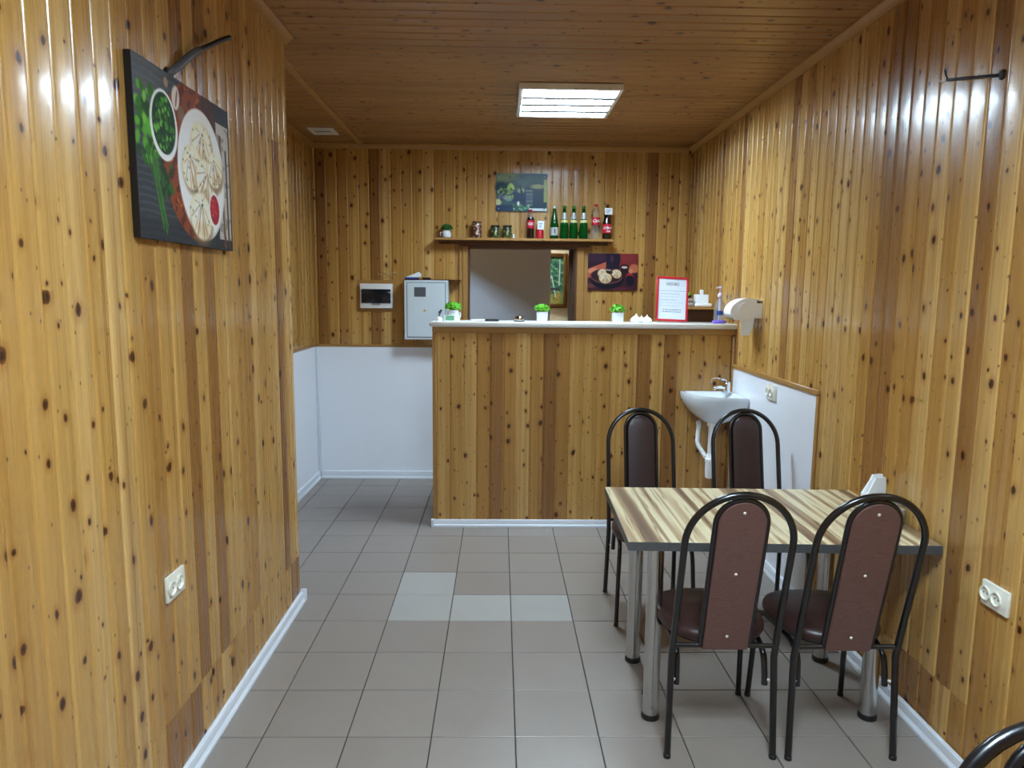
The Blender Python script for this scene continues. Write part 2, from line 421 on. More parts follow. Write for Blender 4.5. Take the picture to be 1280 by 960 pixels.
wall_alc = slab('wall_alcove', MB().box(XA-.1, XA-T_, YE-.01, YB+T_, 0, ZC+.05), 'pine_trim', 'side wall of the passage left of the counter')
wall_front = slab('wall_front', MB().box(XL-.12, XR+.1, YF-.1, YF, 0, ZC+.05), 'front_wall', 'plain wall behind the photographer')
ceiling = slab('ceiling', MB().box(XA-.1, XR+.1, YF-.1, YB+.09, ZC+T_, ZC+.1), 'pine_trim', 'ceiling of pine boards running across the room')

# back wall boards (x from left to right); white panel below 1.115 left of the counter
n = int((XR-XA)/BP)+1
x = XR-n*BP+.0
x = -.544-BP*12
xs = []
while x < XR-.01: xs.append(x); x += BP
for x in xs:
    wd = BP; a = x; bnd = x+BP
    if a < XA: a = XA
    if bnd > XR: bnd = XR
    wd = bnd-a
    if wd < .02: continue
    if bnd <= OX0-.03 or a >= OX1+.05: plank('back', wall_back, a, 1.13, ZC, YB, wid=wd)
    else: plank('back', wall_back, a, OZ1+.055, ZC, YB, wid=wd)
# right wall boards: from back to the front; measured groove at y = 2.254
y = 2.254+BP*math.floor((YB-2.254)/BP)
ytop = YB
ys = [YB]
while y > YF+.05: ys.append(y); y -= BP
JR = {}
for k in range(len(ys)-1):
    a, bnd = ys[k], ys[k+1]; wd = a-bnd
    if wd < .015: continue
    mid = (a+bnd)/2
    if 2.20 < mid < 2.75 or 1.2 < mid < 1.5:
        z = .235+.0*random.random()
        plank('right', wall_right, a, 0, z-.001, XR, wid=wd); plank('right', wall_right, a, z, ZC, XR, wid=wd)
    else: plank('right', wall_right, a, 0, ZC, XR, wid=wd)
# left wall boards: run toward +y
y = 2.022-BP*math.floor((2.022-YF)/BP)
while y < YE-.012:
    bnd = min(y+BP, YE-.010); wd = bnd-y; mid = (y+bnd)/2
    if wd > .015:
        if mid > 3.2:
            plank('left', wall_left, y, 0, .249, XL, wid=wd); plank('left', wall_left, y, .25, 2.234, XL, wid=wd); plank('left', wall_left, y, 2.235, ZC, XL, wid=wd)
        elif mid > 1.92:
            plank('left', wall_left, y, 0, .254, XL, wid=wd); plank('left', wall_left, y, .255, ZC, XL, wid=wd)
        else: plank('left', wall_left, y, 0, ZC, XL, wid=wd)
    y += BP
# corner strip on the end of the left wall
MB().box(XL-.12, XL-.002, YE-.012, YE+.006, 0, ZC, .003).build('corner_strip', 'pine_trim', wall_left)
# alcove side wall
y = YE
while y < YB-.01:
    bnd = min(y+BP, YB); 
    if bnd-y > .015: plank('left', wall_alc, y, 1.13, ZC, XA, wid=bnd-y)
    y += BP
# ceiling boards: local z -> world +x, face down
y = YB; k = 0
def ceil_plank(ybnd, x0, x1, wd):
    o = link('plank', board_mesh(x1-x0, 'pine_ceiling', wd), ceiling, (x0, ybnd, ZC+random.uniform(0, .0008)))
    # local x -> world +y, local z -> +x, local -y -> -z
    o.rotation_euler = Matrix(((0, 0, 1), (1, 0, 0), (0, 1, 0))).to_euler()
    return o
y = 3.15-BP*math.floor((3.15-YF)/BP)
while y < YB-.01:
    wd = min(BP, YB-y)
    if wd > .015:
        if y > YE-.02:
            ceil_plank(y, -1.115, XR, wd); ceil_plank(y, XA, -1.125, wd)
        else: ceil_plank(y, XL, XR, wd)
    y += BP
MB().box(-1.142, -1.098, YE, YB-.03, ZC-.013, ZC, .004).build('cover_strip', 'pine_trim', ceiling)
# mouldings at the ceiling
def cove(name, p0, p1, inward):   # quarter-round-like cove strip, run p0->p1 along an axis
    b = MB(); h = .038
    pr = [(0, 0), (0, -h), (.008, -h), (.012, -h*.72), (.026, -.014), (h, -.008), (h, 0)]
    if p0[0] == p1[0]: b.prism([(p0[0]+inward*u, ZC-.004+v) for u, v in pr], 1, p0[1], p1[1])
    else: b.prism([(p0[1]+inward*u, ZC-.004+v) for u, v in pr], 0, p0[0], p1[0])
    return struct(b.build(name, 'pine_trim', smooth=30), None)
cove('trim_1', (XR-.005, YF), (XR-.005, YB-.005), -1)
cove('trim_2', (XA+.005, YB-.005), (XR-.045, YB-.005), -1)
cove('trim_3', (XL+.005, YF), (XL+.005, YE+.01), 1)
cove('trim_4', (XA+.005, YE), (XA+.005, YB-.045), 1)
for k, lb in ((1, 'pine cove strip along the right ceiling edge'), (2, 'pine cove strip along the back ceiling edge'), (3, 'pine cove strip above the left wall'), (4, 'pine cove strip above the passage wall')):
    bpy.data.objects['trim_%d' % k]['label'] = lb
# white wainscot panels, their wood caps
b = MB().box(XA+.012, -.36, YB-.012, YB+T_, 0, 1.115); b.build('white_panel', 'white_panel', wall_back, 0)
MB().box(XA+.012, -.36, YB-.016, YB+T_, 1.115, 1.137, .003).build('panel_cap', 'pine_trim', wall_back)
b = MB().box(XA-T_, XA+.010, YE, YB-.013, 0, 1.115); b.build('white_panel', 'white_panel', wall_alc, 0)
MB().box(XA-T_, XA+.014, YE, YB-.017, 1.115, 1.137, .003).build('panel_cap', 'pine_trim', wall_alc)
MB().box(XA+.0102, XA+.030, YB-.032, YB-.0122, 0, 1.114, .004).build('corner_bead', 'white_skirting', wall_alc)
MB().box(XR-.012, XR-.006, 3.385, YC-.002, 0, 1.095).build('white_panel', 'white_panel', wall_right, 0)
MB().box(XR-.022, XR-.005, 3.365, YC-.002, 1.0955, 1.121, .003).build('panel_cap', 'pine_trim', wall_right)
MB().box(XR-.018, XR-.005, 3.367, 3.3845, 0, 1.095, .003).build('panel_edge_strip', 'pine_trim', wall_right)
# skirtings with a groove
def skirting(name, ax, a, c0, c1, inward, label, h=.056):
    pr = [(0, 0), (.024, 0), (.024, .010), (.019, .016), (.015, .022), (.0145, .040), (.012, h-.006), (.006, h), (0, h)]
    b = MB()
    if ax == 'y': b.prism([(a+inward*u, v) for u, v in pr], 1, c0, c1)
    else: b.prism([(a+inward*u, v) for u, v in pr], 0, c0, c1)
    return struct(b.build(name, 'white_skirting', smooth=30), label)
skirting('baseboard_left', 'y', XL+.005, YF, YE+.006, 1, 'white plastic skirting along the left wall')
MB().box(XL+.003, XL+.032, YE-.012, YE+.010, 0, .062, .003).build('end_cap', 'white_skirting', bpy.data.objects['baseboard_left'])
skirting('baseboard_right', 'y', XR-.0125, YF, YC-.01, -1, 'white plastic skirting along the right wall')
skirting('baseboard_back', 'x', YB-.0125, XA+.036, -.36, -1, 'white plastic skirting below the white back panel', .066)
skirting('baseboard_alcove', 'y', XA+.0105, YE, YB-.037, 1, 'white plastic skirting along the passage wall', .066)

# ------------------------------------------------------------------ hatch in the back wall: frame and the room behind
hatch = struct(MB().box(OX0, OX0+.012, YB-.006, YB+.16, OZ0, OZ1).box(OX1-.012, OX1, YB-.006, YB+.16, OZ0, OZ1).box(OX0+.012, OX1-.012, YB-.006, YB+.16, OZ1-.012, OZ1).box(OX0+.012, OX1-.012, YB-.03, YB+.16, OZ0, OZ0+.02)
               .build('window_1', 'pine_dark', smooth=0), 'serving hatch opening framed in brown wood')
MB().box(OX0-.045, OX0-.001, YB-.016, YB+T_, OZ0-.03, OZ1+.001, .004).build('casing', 'pine_trim', hatch)
MB().box(OX0-.075, OX0-.047, YB-.012, YB+T_, OZ0-.03, OZ1+.001, .004).build('casing', 'pine_trim', hatch)
MB().box(OX1+.001, OX1+.060, YB-.016, YB+T_, OZ0-.03, OZ1+.001, .004).build('casing', 'pine_trim', hatch)
MB().box(OX0-.075, OX1+.10, YB-.018, YB+T_, OZ1+.002, OZ1+.052, .003).build('head_board', 'pine_dark', hatch)
KX0, KX1, KY1 = -1.2, 1.75, 7.45
slab('wall_kitchen_back', MB().box(KX0, KX1, KY1, KY1+.08, 0, 2.6), 'wallpaper', 'cream patterned wallpaper wall of the room behind the hatch')
slab('wall_kitchen_left', MB().box(KX0-.08, KX0, YB+.09, KY1+.08, 0, 2.6), 'front_wall', 'side wall of the room behind the hatch')
slab('wall_kitchen_right', MB().box(KX1, KX1+.08, YB+.09, KY1+.08, 0, 2.6), 'front_wall', 'right wall of the room behind the hatch')
slab('floor_kitchen', MB().box(KX0-.08, KX1+.08, YB+.12, KY1+.08, -.1, 0), 'kitchen_floor', 'floor of the room behind the hatch')
slab('ceiling_kitchen', MB().box(KX0-.08, KX1+.08, YB+.09, KY1+.08, 2.6, 2.7), 'front_wall', 'ceiling of the room behind the hatch')
# white door leaf standing ajar behind the hatch
p0, p1 = Vector((-.36, 6.09)), Vector((.50, 7.05)); dv = p1-p0; L = dv.length
dl = thing('door_leaf', 'plain white door leaf standing ajar behind the hatch', 'door', (p0.x, p0.y, 0), math.atan2(dv.y, dv.x))
MB().box(0, L, 0, .04, .012, 2.2, .003).build('leaf', 'plaster', dl)
MB().tube([(L-.06, 0, 1.0), (L-.06, -.035, 1.0), (L-.07, -.045, 1.0), (L-.16, -.045, 1.0)], .009, 8).build('handle', 'chrome', dl)
# curtain at the right of the hatch
b = MB(); pth = [(.585+.003*i, YB+.20+.014*math.sin(i*.95)) for i in range(40)]
b.loft([[(x, y, z) for x, y in pth]+[(x, y+.004, z) for x, y in reversed(pth)] for z in (1.0, 1.5, 2.05)])
tag(b.build('curtain', 'curtain', smooth=60), 'brown pleated curtain at the right edge of the hatch', 'curtain')

# ------------------------------------------------------------------ painter for flat prints
def s2l(a): a = np.asarray(a, float)/255; return np.where(a <= .04045, a/12.92, ((a+.055)/1.055)**2.4)
class Paint:
    def __init__(s, nx, ny, asp, bg):
        s.nx, s.ny = nx, ny
        u, v = np.meshgrid((np.arange(nx))/(nx-1), (np.arange(ny))/(ny-1)); s.u, s.v = u*asp, v; s.asp = asp
        s.c = np.ones((ny, nx, 3))*np.array(bg, float)
    def put(s, mask, col, a=1.0): mk = (np.clip(mask, 0, 1)*a)[..., None]; s.c = s.c*(1-mk)+np.array(col, float)*mk; return s
    def nz(s, fx, fy, seed=0, oct=3):
        r = np.random.default_rng(seed); out = np.zeros_like(s.u)
        for o in range(oct):
            for _ in range(4):
                a, b_, p = r.normal(0, 1, 3); out += np.sin(s.u*fx*2**o*a*2+s.v*fy*2**o*b_*2+p*6)/(1.6**o)
        return out/5
    def ell(s, x, y, rx, ry, ang=0, soft=.06):
        c_, s_ = math.cos(ang), math.sin(ang); dx, dy = s.u-x, s.v-y
        d = np.sqrt(((dx*c_+dy*s_)/rx)**2+((-dx*s_+dy*c_)/ry)**2); return np.clip((1-d)/soft+.5, 0, 1)
    def line(s, x0, y0, x1, y1, wdt):
        px, py = s.u-x0, s.v-y0; dx, dy = x1-x0, y1-y0; t = np.clip((px*dx+py*dy)/(dx*dx+dy*dy), 0, 1)
        d = np.hypot(px-t*dx, py-t*dy); return np.clip((wdt-d)/.006+.5, 0, 1)
    def rect(s, x0, y0, x1, y1): return ((s.u >= x0) & (s.u <= x1) & (s.v >= y0) & (s.v <= y1)).astype(float)
    def build(s, name, w_, h_, parent, mtx, matk='print'):
        ny, nx = s.ny, s.nx; vs = [(w_*(i/(nx-1)), 0, h_*(1-j/(ny-1))) for j in range(ny) for i in range(nx)]
        fs = [(j*nx+i, (j+1)*nx+i, (j+1)*nx+i+1, j*nx+i+1) for j in range(ny-1) for i in range(nx-1)]
        me = bpy.data.meshes.new(name); me.from_pydata(vs, [], fs); me.transform(mtx)
        ca = me.color_attributes.new('print', 'FLOAT_COLOR', 'POINT')
        col = np.ones((ny*nx, 4), np.float32); col[:, :3] = s2l(np.clip(s.c, 0, 255)).reshape(-1, 3)
        ca.data.foreach_set('color', col.ravel()); me.materials.append(M[matk]); me.update()
        return link(name, me, parent)

# framed painting in the back room
pw, ph = .36, .56
pt = thing('framed_painting', 'green woodland painting in a gilded frame seen through the hatch', 'painting', (.34, KY1-.001, 1.42))
P = Paint(60, 90, .64, (60, 120, 90))
P.put(P.nz(20, 16, 1) > .1, (35, 85, 70), .8).put(P.nz(30, 26, 2) > .35, (140, 190, 140), .8).put(P.nz(24, 30, 8) > .5, (30, 50, 60), .8)
P.put(P.rect(0, .78, 1, 1), (150, 150, 70), .6).put((P.nz(30, 24, 4) > .2)*(P.v > .72), (190, 150, 60), .7)
for a in ((.30, .0, .34, .45), (.36, .4, .46, .85), (.55, .05, .54, .6), (.12, .1, .16, .8)): P.put(P.line(*a, .012), (215, 225, 215), .9)
P.put(P.ell(.36, .68, .2, .03, 0, .4), (50, 45, 60), .8)
P.build('canvas', pw-.08, ph-.08, pt, Matrix.Translation((.04, -.018, .04)))
MB().box(.02, pw-.02, -.014, 0, .02, ph-.02).build('backing', 'pine_dark', pt, 0)
for x0, x1, z0, z1 in ((0, .042, 0, ph), (pw-.042, pw, 0, ph), (.042, pw-.042, 0, .042), (.042, pw-.042, ph-.042, ph)):
    MB().box(x0, x1, -.035, -.001, z0, z1, .010, seg=2).build('frame_rail', 'gold', pt)

# ------------------------------------------------------------------ counter
ctr = thing('service_counter', 'tall serving counter clad in vertical knotty pine boards', 'counter', (-.44, YC, 0))
CW = XR-.002+.44
MB().box(.012, CW-.002, .009, .115, 0, 1.35).build('core', 'pine_trim', ctr, 0)
x = .022
while x < CW-.02:
    wd = min(.0885, CW-.012-x)
    if wd > .02: plank('back', ctr, x, .03, 1.31, 0, wid=wd)
    x += .0885
MB().box(0, .024, -.006, .115, .03, 1.31, .004).build('corner_strip', 'pine_trim', ctr)
MB().box(CW-.020, CW-.002, -.012, .008, .03, 1.31, .004).build('corner_strip', 'pine_trim', ctr)
MB().box(0, CW-.002, -.010, .12, 1.311, 1.349, .004).build('top_rail', 'pine_trim', ctr)
sk = MB(); sk.prism([(-.022+.016, 0), (-.022, .0), (-.022, .012), (-.014, .020), (-.012, .045), (-.008, .052), (-.006, .052)], 0, -.006, CW-.03)
sk.build('skirting', 'white_skirting', ctr, 30)
MB().box(-.012, .006, -.026, -.004, 0, .056, .003).build('skirting_end', 'white_skirting', ctr)
top = thing('counter_top', 'white laminate top lying along the pine counter', 'worktop', (-.44, YC, 1.35))
MB().box(-.012, XR+.44-.004, -.026, .30, 0, .033, .004, seg=2).build('slab', 'worktop', top)
MB().lathe([(.0, -.004), (.008, -.004), (.010, 0), (.010, .003), (.007, .007), (0, .008)], 12, Matrix.Translation((-.0115, .01, .012)) @ Matrix.Rotation(-PI/2, 4, 'Y')).build('end_knob', 'black', top)
ZT = 1.383

# ------------------------------------------------------------------ ceiling lights
def ceiling_panel(x0, x1, y0, y1, z, matk, label, strips=4):
    t = thing('ceiling_light', label, 'ceiling light', ((x0+x1)/2, (y0+y1)/2, z))
    hx, hy = (x1-x0)/2, (y1-y0)/2; fr = .022
    for a in ((-hx, hx, -hy, -hy+fr), (-hx, hx, hy-fr, hy), (-hx, -hx+fr, -hy+fr, hy-fr), (hx-fr, hx, -hy+fr, hy-fr)):
        MB().box(a[0], a[1], a[2], a[3], -.035, -.001, .002).build('frame', 'white_plastic', t)
    MB().box(-hx+.005, hx-.005, -hy+.005, hy-.005, -.012, -.002).build('back_plate', 'aluminium', t, 0)
    st = (2*hy-2*fr)/strips
    for k in range(strips):
        ya = -hy+fr+k*st
        MB().box(-hx+fr+.004, hx-fr-.004, ya+.022, ya+st-.022, -.024, -.0125, .004).build('tube_diffuser', matk, t)
        if k: MB().box(-hx+fr+.001, hx-fr-.001, ya-.020, ya+.020, -.042, -.0125, .002).build('louver', 'edge_grey', t)
    return t
ceiling_panel(.10, .69, 4.15, 4.805, ZC-.005, 'lit_main', 'square lit ceiling panel with four bright strips above the counter')
ceiling_panel(.10, .69, .35, 1.00, ZC-.005, 'lit_near', 'lit ceiling panel over the foreground, nearest the photographer')
t = ceiling_panel(-.32, .08, 6.82, 7.14, 2.6, 'lit_kitchen', 'lit ceiling lamp of the room behind the hatch', 2)
# vent in the ceiling of the passage
vt = thing('ceiling_vent', 'small white air vent in the ceiling over the passage', 'vent', (-1.31, 5.44, ZC-.005))
for a in ((-.095, .095, -.10, -.07), (-.095, .095, .07, .10), (-.095, -.06, -.07, .07), (.06, .095, -.07, .07)):
    MB().box(*a, -.010, 0, .002).build('frame', 'white_plastic', vt)
MB().box(-.06, .06, -.07, .07, -.002, 0).build('backing', 'black', vt, 0)
for k in range(2): MB().box(-.06, .06, -.040+k*.060, -.018+k*.060, -.008, -.004).build('slat', 'white_plastic', vt, 0)

# ------------------------------------------------------------------ table
tb = thing('dining_table', 'rectangular table with striped zebrano top and four chrome tube legs', 'table', (1.008, 2.702, 0), math.radians(-1.6))
TW, TD = 1.085, .70
MB().box(-TW/2, TW/2, -TD/2, TD/2, .688, .7205, .0015).build('table_top', 'zebra', tb)
tt = tb.children[0]
for a in ((-TW/2-.0015, TW/2+.0015, -TD/2-.0015, -TD/2), (-TW/2-.0015, TW/2+.0015, TD/2, TD/2+.0015), (-TW/2-.0015, -TW/2, -TD/2, TD/2), (TW/2, TW/2+.0015, -TD/2, TD/2)):
    MB().box(*a, .6885, .7195).build('edge_band', 'edge_grey', tt, 0)
for lx, ly in ((-.425, -.245), (-.425, .17), (.395, -.225), (.395, .195)):
    b = MB().lathe([(.030, .022), (.030, .682)], 28, c=(lx, ly)); lg = b.build('leg', 'brushed', tb)
    MB().lathe([(.031, 0), (.034, .003), (.034, .014), (.031, .022)], 24, c=(lx, ly)).build('foot', 'black', lg)
    MB().lathe([(.045, .682), (.045, .688)], 24, c=(lx, ly)).build('mounting_plate', 'brushed', lg)

# ------------------------------------------------------------------ chairs
def bez(pts, n=6):
    """smooth rounded path through control polyline (Catmull-Rom)"""
    P = [Vector(p) for p in pts]; P = [P[0]*2-P[1]]+P+[P[-1]*2-P[-2]]; out = []
    for i in range(1, len(P)-2):
        for k in range(n):
            t_ = k/n; a, b_, c, d = P[i-1:i+3]
            out.append(.5*((2*b_)+(-a+c)*t_+(2*a-5*b_+4*c-d)*t_**2+(-a+3*b_-3*c+d)*t_**3))
    out.append(P[-2]); return out
def rear_y(z):   # rear frame: splayed legs below the bar, leaning back above
    return -.190+.022*(z/.36) if z < .36 else -.168-.145*((z-.36)/.60)
def hw(z): return .181-.0085*min(z/.45, 1)
def make_chair(label, loc, rz):
    t = thing('dining_chair', label, 'chair', loc, rz, 'brown and black tube dining chairs')
    R = .1725; zc = .975-.011-R
    pts = []
    for z in (0, .12, .24, .33, .36, .40, .50, .60, .70): pts.append((hw(z), rear_y(z), z))
    for k in range(0, 25):
        a = PI*k/24; z = zc+R*math.sin(a); pts.append((R*math.cos(a), rear_y(z), z))
    pts += [(-x, y, z) for x, y, z in reversed(pts[:9])]
    MB().tube(pts, .0115, 12).build('back_frame', 'black_metal', t)
    # inner hoop
    r = .082; zi = zc+R-.018-r; hp = []
    for z in (.402, .45, .6, .7): hp.append((r, rear_y(z)+.002, z))
    for k in range(0, 17):
        a = PI*k/16; z = zi+r*math.sin(a); hp.append((r*math.cos(a), rear_y(z)+.002, z))
    hp += [(-x, y, z) for x, y, z in reversed(hp[:4])]
    MB().tube(hp, .009, 10).build('inner_hoop', 'black_metal', t)
    MB().tube([(0, rear_y(zi+r+.006), zi+r+.004), (0, rear_y(zi+r+.014), zi+r+.014)], .006, 8).build('weld', 'black_metal', t)
    MB().tube([(-.168, rear_y(.402), .402), (.168, rear_y(.402), .402)], .0085, 10).build('cross_bar', 'black_metal', t)
    # backrest: a board behind, a pad in front
    def outline(wd, off, top):
        o = [(-wd, .392), (wd, .392)]
        for k in range(0, 21):
            a = PI*k/20; o.append((wd*math.cos(a), zi+top*math.sin(a)))
        return [(x, rear_y(z)+off, z) for x, z in o]
    bb = MB().loft([outline(.074, -.012, .074), outline(.076, -.0085, .076), outline(.076, -.002, .076)]).build('backrest_board', 'back_board', t)
    MB().loft([outline(.073, -.002, .073), outline(.073, .012, .073), outline(.068, .020, .068), outline(.05, .023, .05)]).build('backrest_pad', 'leather_dark', t)
    for z in (.445, .685, .905):
        mt = Matrix.Translation((0, rear_y(z)-.012, z)) @ Matrix.Rotation(PI/2, 4, 'X')
        MB().lathe([(.0052, -.001), (.0052, .001), (.004, .0025), (.0015, .0035)], 12, mt).build('screw', 'steel', bb)
    # seat
    def ring(s, z):
        o = []
        for k in range(40):
            a = 2*PI*k/40; cx, sx_ = math.cos(a), math.sin(a); e = 2/2.6
            x_ = .188*math.copysign(abs(cx)**e, cx); y_ = .190*math.copysign(abs(sx_)**e, sx_)
            x_ *= 1+.06*(y_/.19)
            o.append((x_*s, y_*s+.02, z))
        return o
    st = MB().loft([ring(.90, .398), ring(.97, .403), ring(1, .415), ring(1, .426), ring(.97, .438), ring(.88, .446), ring(.6, .450), ring(.2, .451)]).build('seat', 'leather_dark', t)
    MB().loft([ring(.88, .3895), ring(.88, .3975)]).build('seat_board', 'black', t)
    for s in (-1, 1):
        pth = bez([(s*.186, .198, 0), (s*.180, .183, .2), (s*.174, .168, .34), (s*.168, .14, .372), (s*.160, .08, .378), (s*.152, -.04, .378), (s*.149, -.10, .370), (s*.149, -.140, .345), (s*.151, -.153, .29), (s*.151, -.157, .25)], 6)
        MB().tube(pth, .0105, 10).build('side_frame', 'black_metal', t)
        MB().tube([(s*.151, -.154, .27), (s*.174, -.173, .27)], .005, 6).build('rivet', 'steel', t)
    for s in (-1, 1):
        MB().lathe([(.0128, 0), (.0128, .012), (.0118, .013)], 12, c=(s*.181, -.19)).build('rubber_foot', 'black', t)
        MB().lathe([(.0118, 0), (.0118, .012), (.0108, .013)], 12, c=(s*.186, .198)).build('rubber_foot', 'black', t)
    return t
ch = make_chair('dining chair seen from behind, left one on the near side of the table', (.770, 2.425, .0), math.radians(-1))
def chair_copy(label, loc, rz):
    c = copy_tree(ch); c.location = loc; c.rotation_euler = (0, 0, rz); c['label'] = label; return c
chair_copy('dining chair seen from behind, right one on the near side by the wall', (1.180, 2.415, 0), math.radians(0))
chair_copy('dining chair facing us behind the table, in front of the bare pine counter', (.753, 3.40, 0), math.radians(180))
chair_copy('dining chair facing us behind the table, in front of the sink', (1.310, 3.395, 0), math.radians(180))
chair_copy('dining chair cut off by the lower right corner, only its curved back showing', (.808, .625, 0), math.radians(180))

# ------------------------------------------------------------------ wall pictures
def canvas(name, label, w_, h_, mtx, P, th=.018, matk='print', cat='picture', edge='black'):
    t = thing(name, label, cat); t.matrix_world = mtx
    MB().box(0, w_, -th, 0, 0, h_, .001).build('stretcher', edge, t, 0)
    P.build('print', w_, h_, t, Matrix.Translation((0, -th-.0006, 0)), matk)
    return t
# large dumpling picture on the left wall (local x -> +y, face -> +x)
A = 1.45
P = Paint(232, 160, A, (52, 54, 58))
P.put((np.sin(P.v*150+P.nz(3, 2, 3)*3) > .4), (72, 74, 78), .7).put(P.ell(.1, .05, .35, .3, 0, 1.2), (110, 112, 114), .6)
P.put((P.v > .88)*1.0, (38, 40, 46), .6)
P.put(P.rect(1.12, 0, 1.5, 1.0)*(P.u+P.v*.25 > 1.2), (44, 42, 44), .9)
# wooden board
bd = P.ell(.84, .47, .52, .50, 0, .02); P.put(bd, (128, 62, 28)); P.put(bd*(P.nz(9, 40, 5, 2)+.6*np.sin(P.u*40+P.v*26) > .25), (84, 38, 18), .85).put(bd*(P.nz(14, 30, 15) > .55), (176, 98, 48), .8)
P.put(P.rect(.95, .0, 1.2, .32)*(P.u-P.v > .78), (60, 34, 22), .8)
# napkin and cutlery
nk = ((P.u > 1.14+.06*np.sin(P.v*9)) & (P.v > .12) & (P.u < 1.43) & (P.v < .93) & (P.u+.25*P.v > 1.22)).astype(float)
P.put(nk, (176, 170, 164)).put(nk*(P.nz(8, 8, 9) > .25), (128, 122, 118), .8)
P.put(P.line(1.27, .22, 1.31, .97, .022), (96, 74, 54)).put(P.line(1.37, .3, 1.38, .97, .016), (78, 60, 46)).put(P.line(1.29, .25, 1.32, .9, .006), (170, 150, 126))
# parsley
for k in range(70):
    r = np.random.default_rng(k); P.put(P.ell(.02+r.random()*.26, .16+r.random()*.40, .018+.03*r.random(), .014+.03*r.random(), r.random()*3, .5), [(46, 98, 26), (88, 158, 46), (30, 66, 22), (120, 184, 70)][k % 4], .9)
for k in range(14):
    r = np.random.default_rng(k+200); x0 = .06+.2*r.random(); P.put(P.line(x0, .5, .26+.12*r.random(), .96-.08*r.random(), .006), [(70, 118, 44), (40, 84, 34)][k % 2], .9)
for k in range(26):
    r = np.random.default_rng(k+300); P.put(P.ell(.28+r.random()*.16, .55+r.random()*.18, .02+.02*r.random(), .02, r.random()*3, .5), [(44, 92, 34), (28, 56, 26)][k % 2], .9)
# bowl of herbs
P.put(P.ell(.37, .32, .185, .205, 0, .03), (226, 230, 230)).put(P.ell(.37, .31, .158, .178, 0, .04), (28, 58, 26))
for k in range(90):
    r = np.random.default_rng(k+400); a = r.random()*6.3; q = math.sqrt(r.random()); P.put(P.ell(.37+.14*q*math.cos(a), .31+.155*q*math.sin(a), .018, .014, r.random()*3, .5), [(60, 122, 36), (36, 84, 28), (104, 166, 62), (22, 48, 24)][k % 4], .9)
# garlic
P.put(P.ell(.55, .12, .055, .075, .3, .2), (206, 192, 182)).put(P.ell(.56, .12, .012, .06, .3, .3), (130, 100, 92)).put(P.ell(.62, .2, .045, .05, .3, .2), (120, 92, 70)).put(P.ell(.42, .06, .03, .03, 0, .2), (150, 120, 100))
# plate
P.put(P.ell(.93, .53, .395, .425, -.12, .02), (196, 198, 196)).put(P.ell(.925, .52, .38, .41, -.12, .03), (236, 236, 230)).put(P.ell(.93, .53, .30, .33, -.12, .05), (228, 226, 218))
def dumpling(x, y, r_, sd, P=P, base=(226, 214, 190), dk=(120, 98, 70)):
    c_, s_ = math.cos(sd), math.sin(sd)
    def q(a, b): return x+r_*(a*c_-b*s_), y+r_*(a*s_+b*c_)
    P.put(P.ell(x+.012, y+.025, r_*1.08, r_*.95, 0, .3), dk, .8).put(P.ell(x, y, r_, r_*.86, sd, .15), base)
    P.put(P.ell(*q(.25, .45), r_*.55, r_*.3, sd, .9), (176, 152, 116), .6).put(P.ell(*q(-.3, -.1), r_*.4, r_*.35, sd, .9), (244, 236, 220), .8)
    for k in range(9):
        a = .25+k*(PI-.5)/8; e = q(.92*math.cos(a), .8*math.sin(a)); o = q(.10*math.cos(a), -.45)
        P.put(P.line(*o, *e, .005+.004*(k % 2)), [(150, 124, 88), (248, 242, 228), (128, 102, 70)][k % 3], .6)
    for k in range(4):
        a = PI+.4+k*.75; P.put(P.line(*q(0, -.45), *q(.7*math.cos(a), -.2+.6*math.sin(a)), .006), [(170, 146, 110), (246, 240, 226)][k % 2], .6)
    P.put(P.ell(*q(0, -.48), r_*.22, r_*.17, sd, .3), (236, 226, 204)).put(P.ell(*q(.04, -.42), r_*.09, r_*.06, sd, .5), (110, 84, 58))
for x_, y_, r_, sd in ((.93, .33, .17, .2), (.76, .50, .16, -.5), (.98, .57, .17, .5), (1.15, .46, .14, -.3), (.88, .80, .18, .15)): dumpling(x_, y_, r_, sd)
for k in range(46):
    r = np.random.default_rng(k+500); a = r.random()*6.3; q = math.sqrt(r.random()); P.put(P.ell(.92+.31*q*math.cos(a), .53+.34*q*math.sin(a), .010, .007, r.random()*3, .6), [(70, 120, 50), (40, 90, 36)][k % 2], .9)
P.put(P.ell(1.12, .74, .105, .125, 0, .03), (240, 240, 238)).put(P.ell(1.12, .735, .085, .102, 0, .04), (150, 20, 32)).put(P.ell(1.10, .71, .05, .06, 0, .8), (190, 44, 56), .6)
for k in range(8):
    r = np.random.default_rng(k+600); P.put(P.ell(1.07+.1*r.random(), .67+.12*r.random(), .008, .008, 0, .5), (214, 96, 96), .8)
P.c = np.clip(P.c*1.18-6, 0, 250)
my = Matrix(((0, -1, 0, XL+.0065), (1, 0, 0, 1.992), (0, 0, 1, 1.718), (0, 0, 0, 1)))
canvas('dumpling_picture', 'large food photo on canvas, plate of dumplings with herbs and red sauce', .672, .490, my, P, .02)
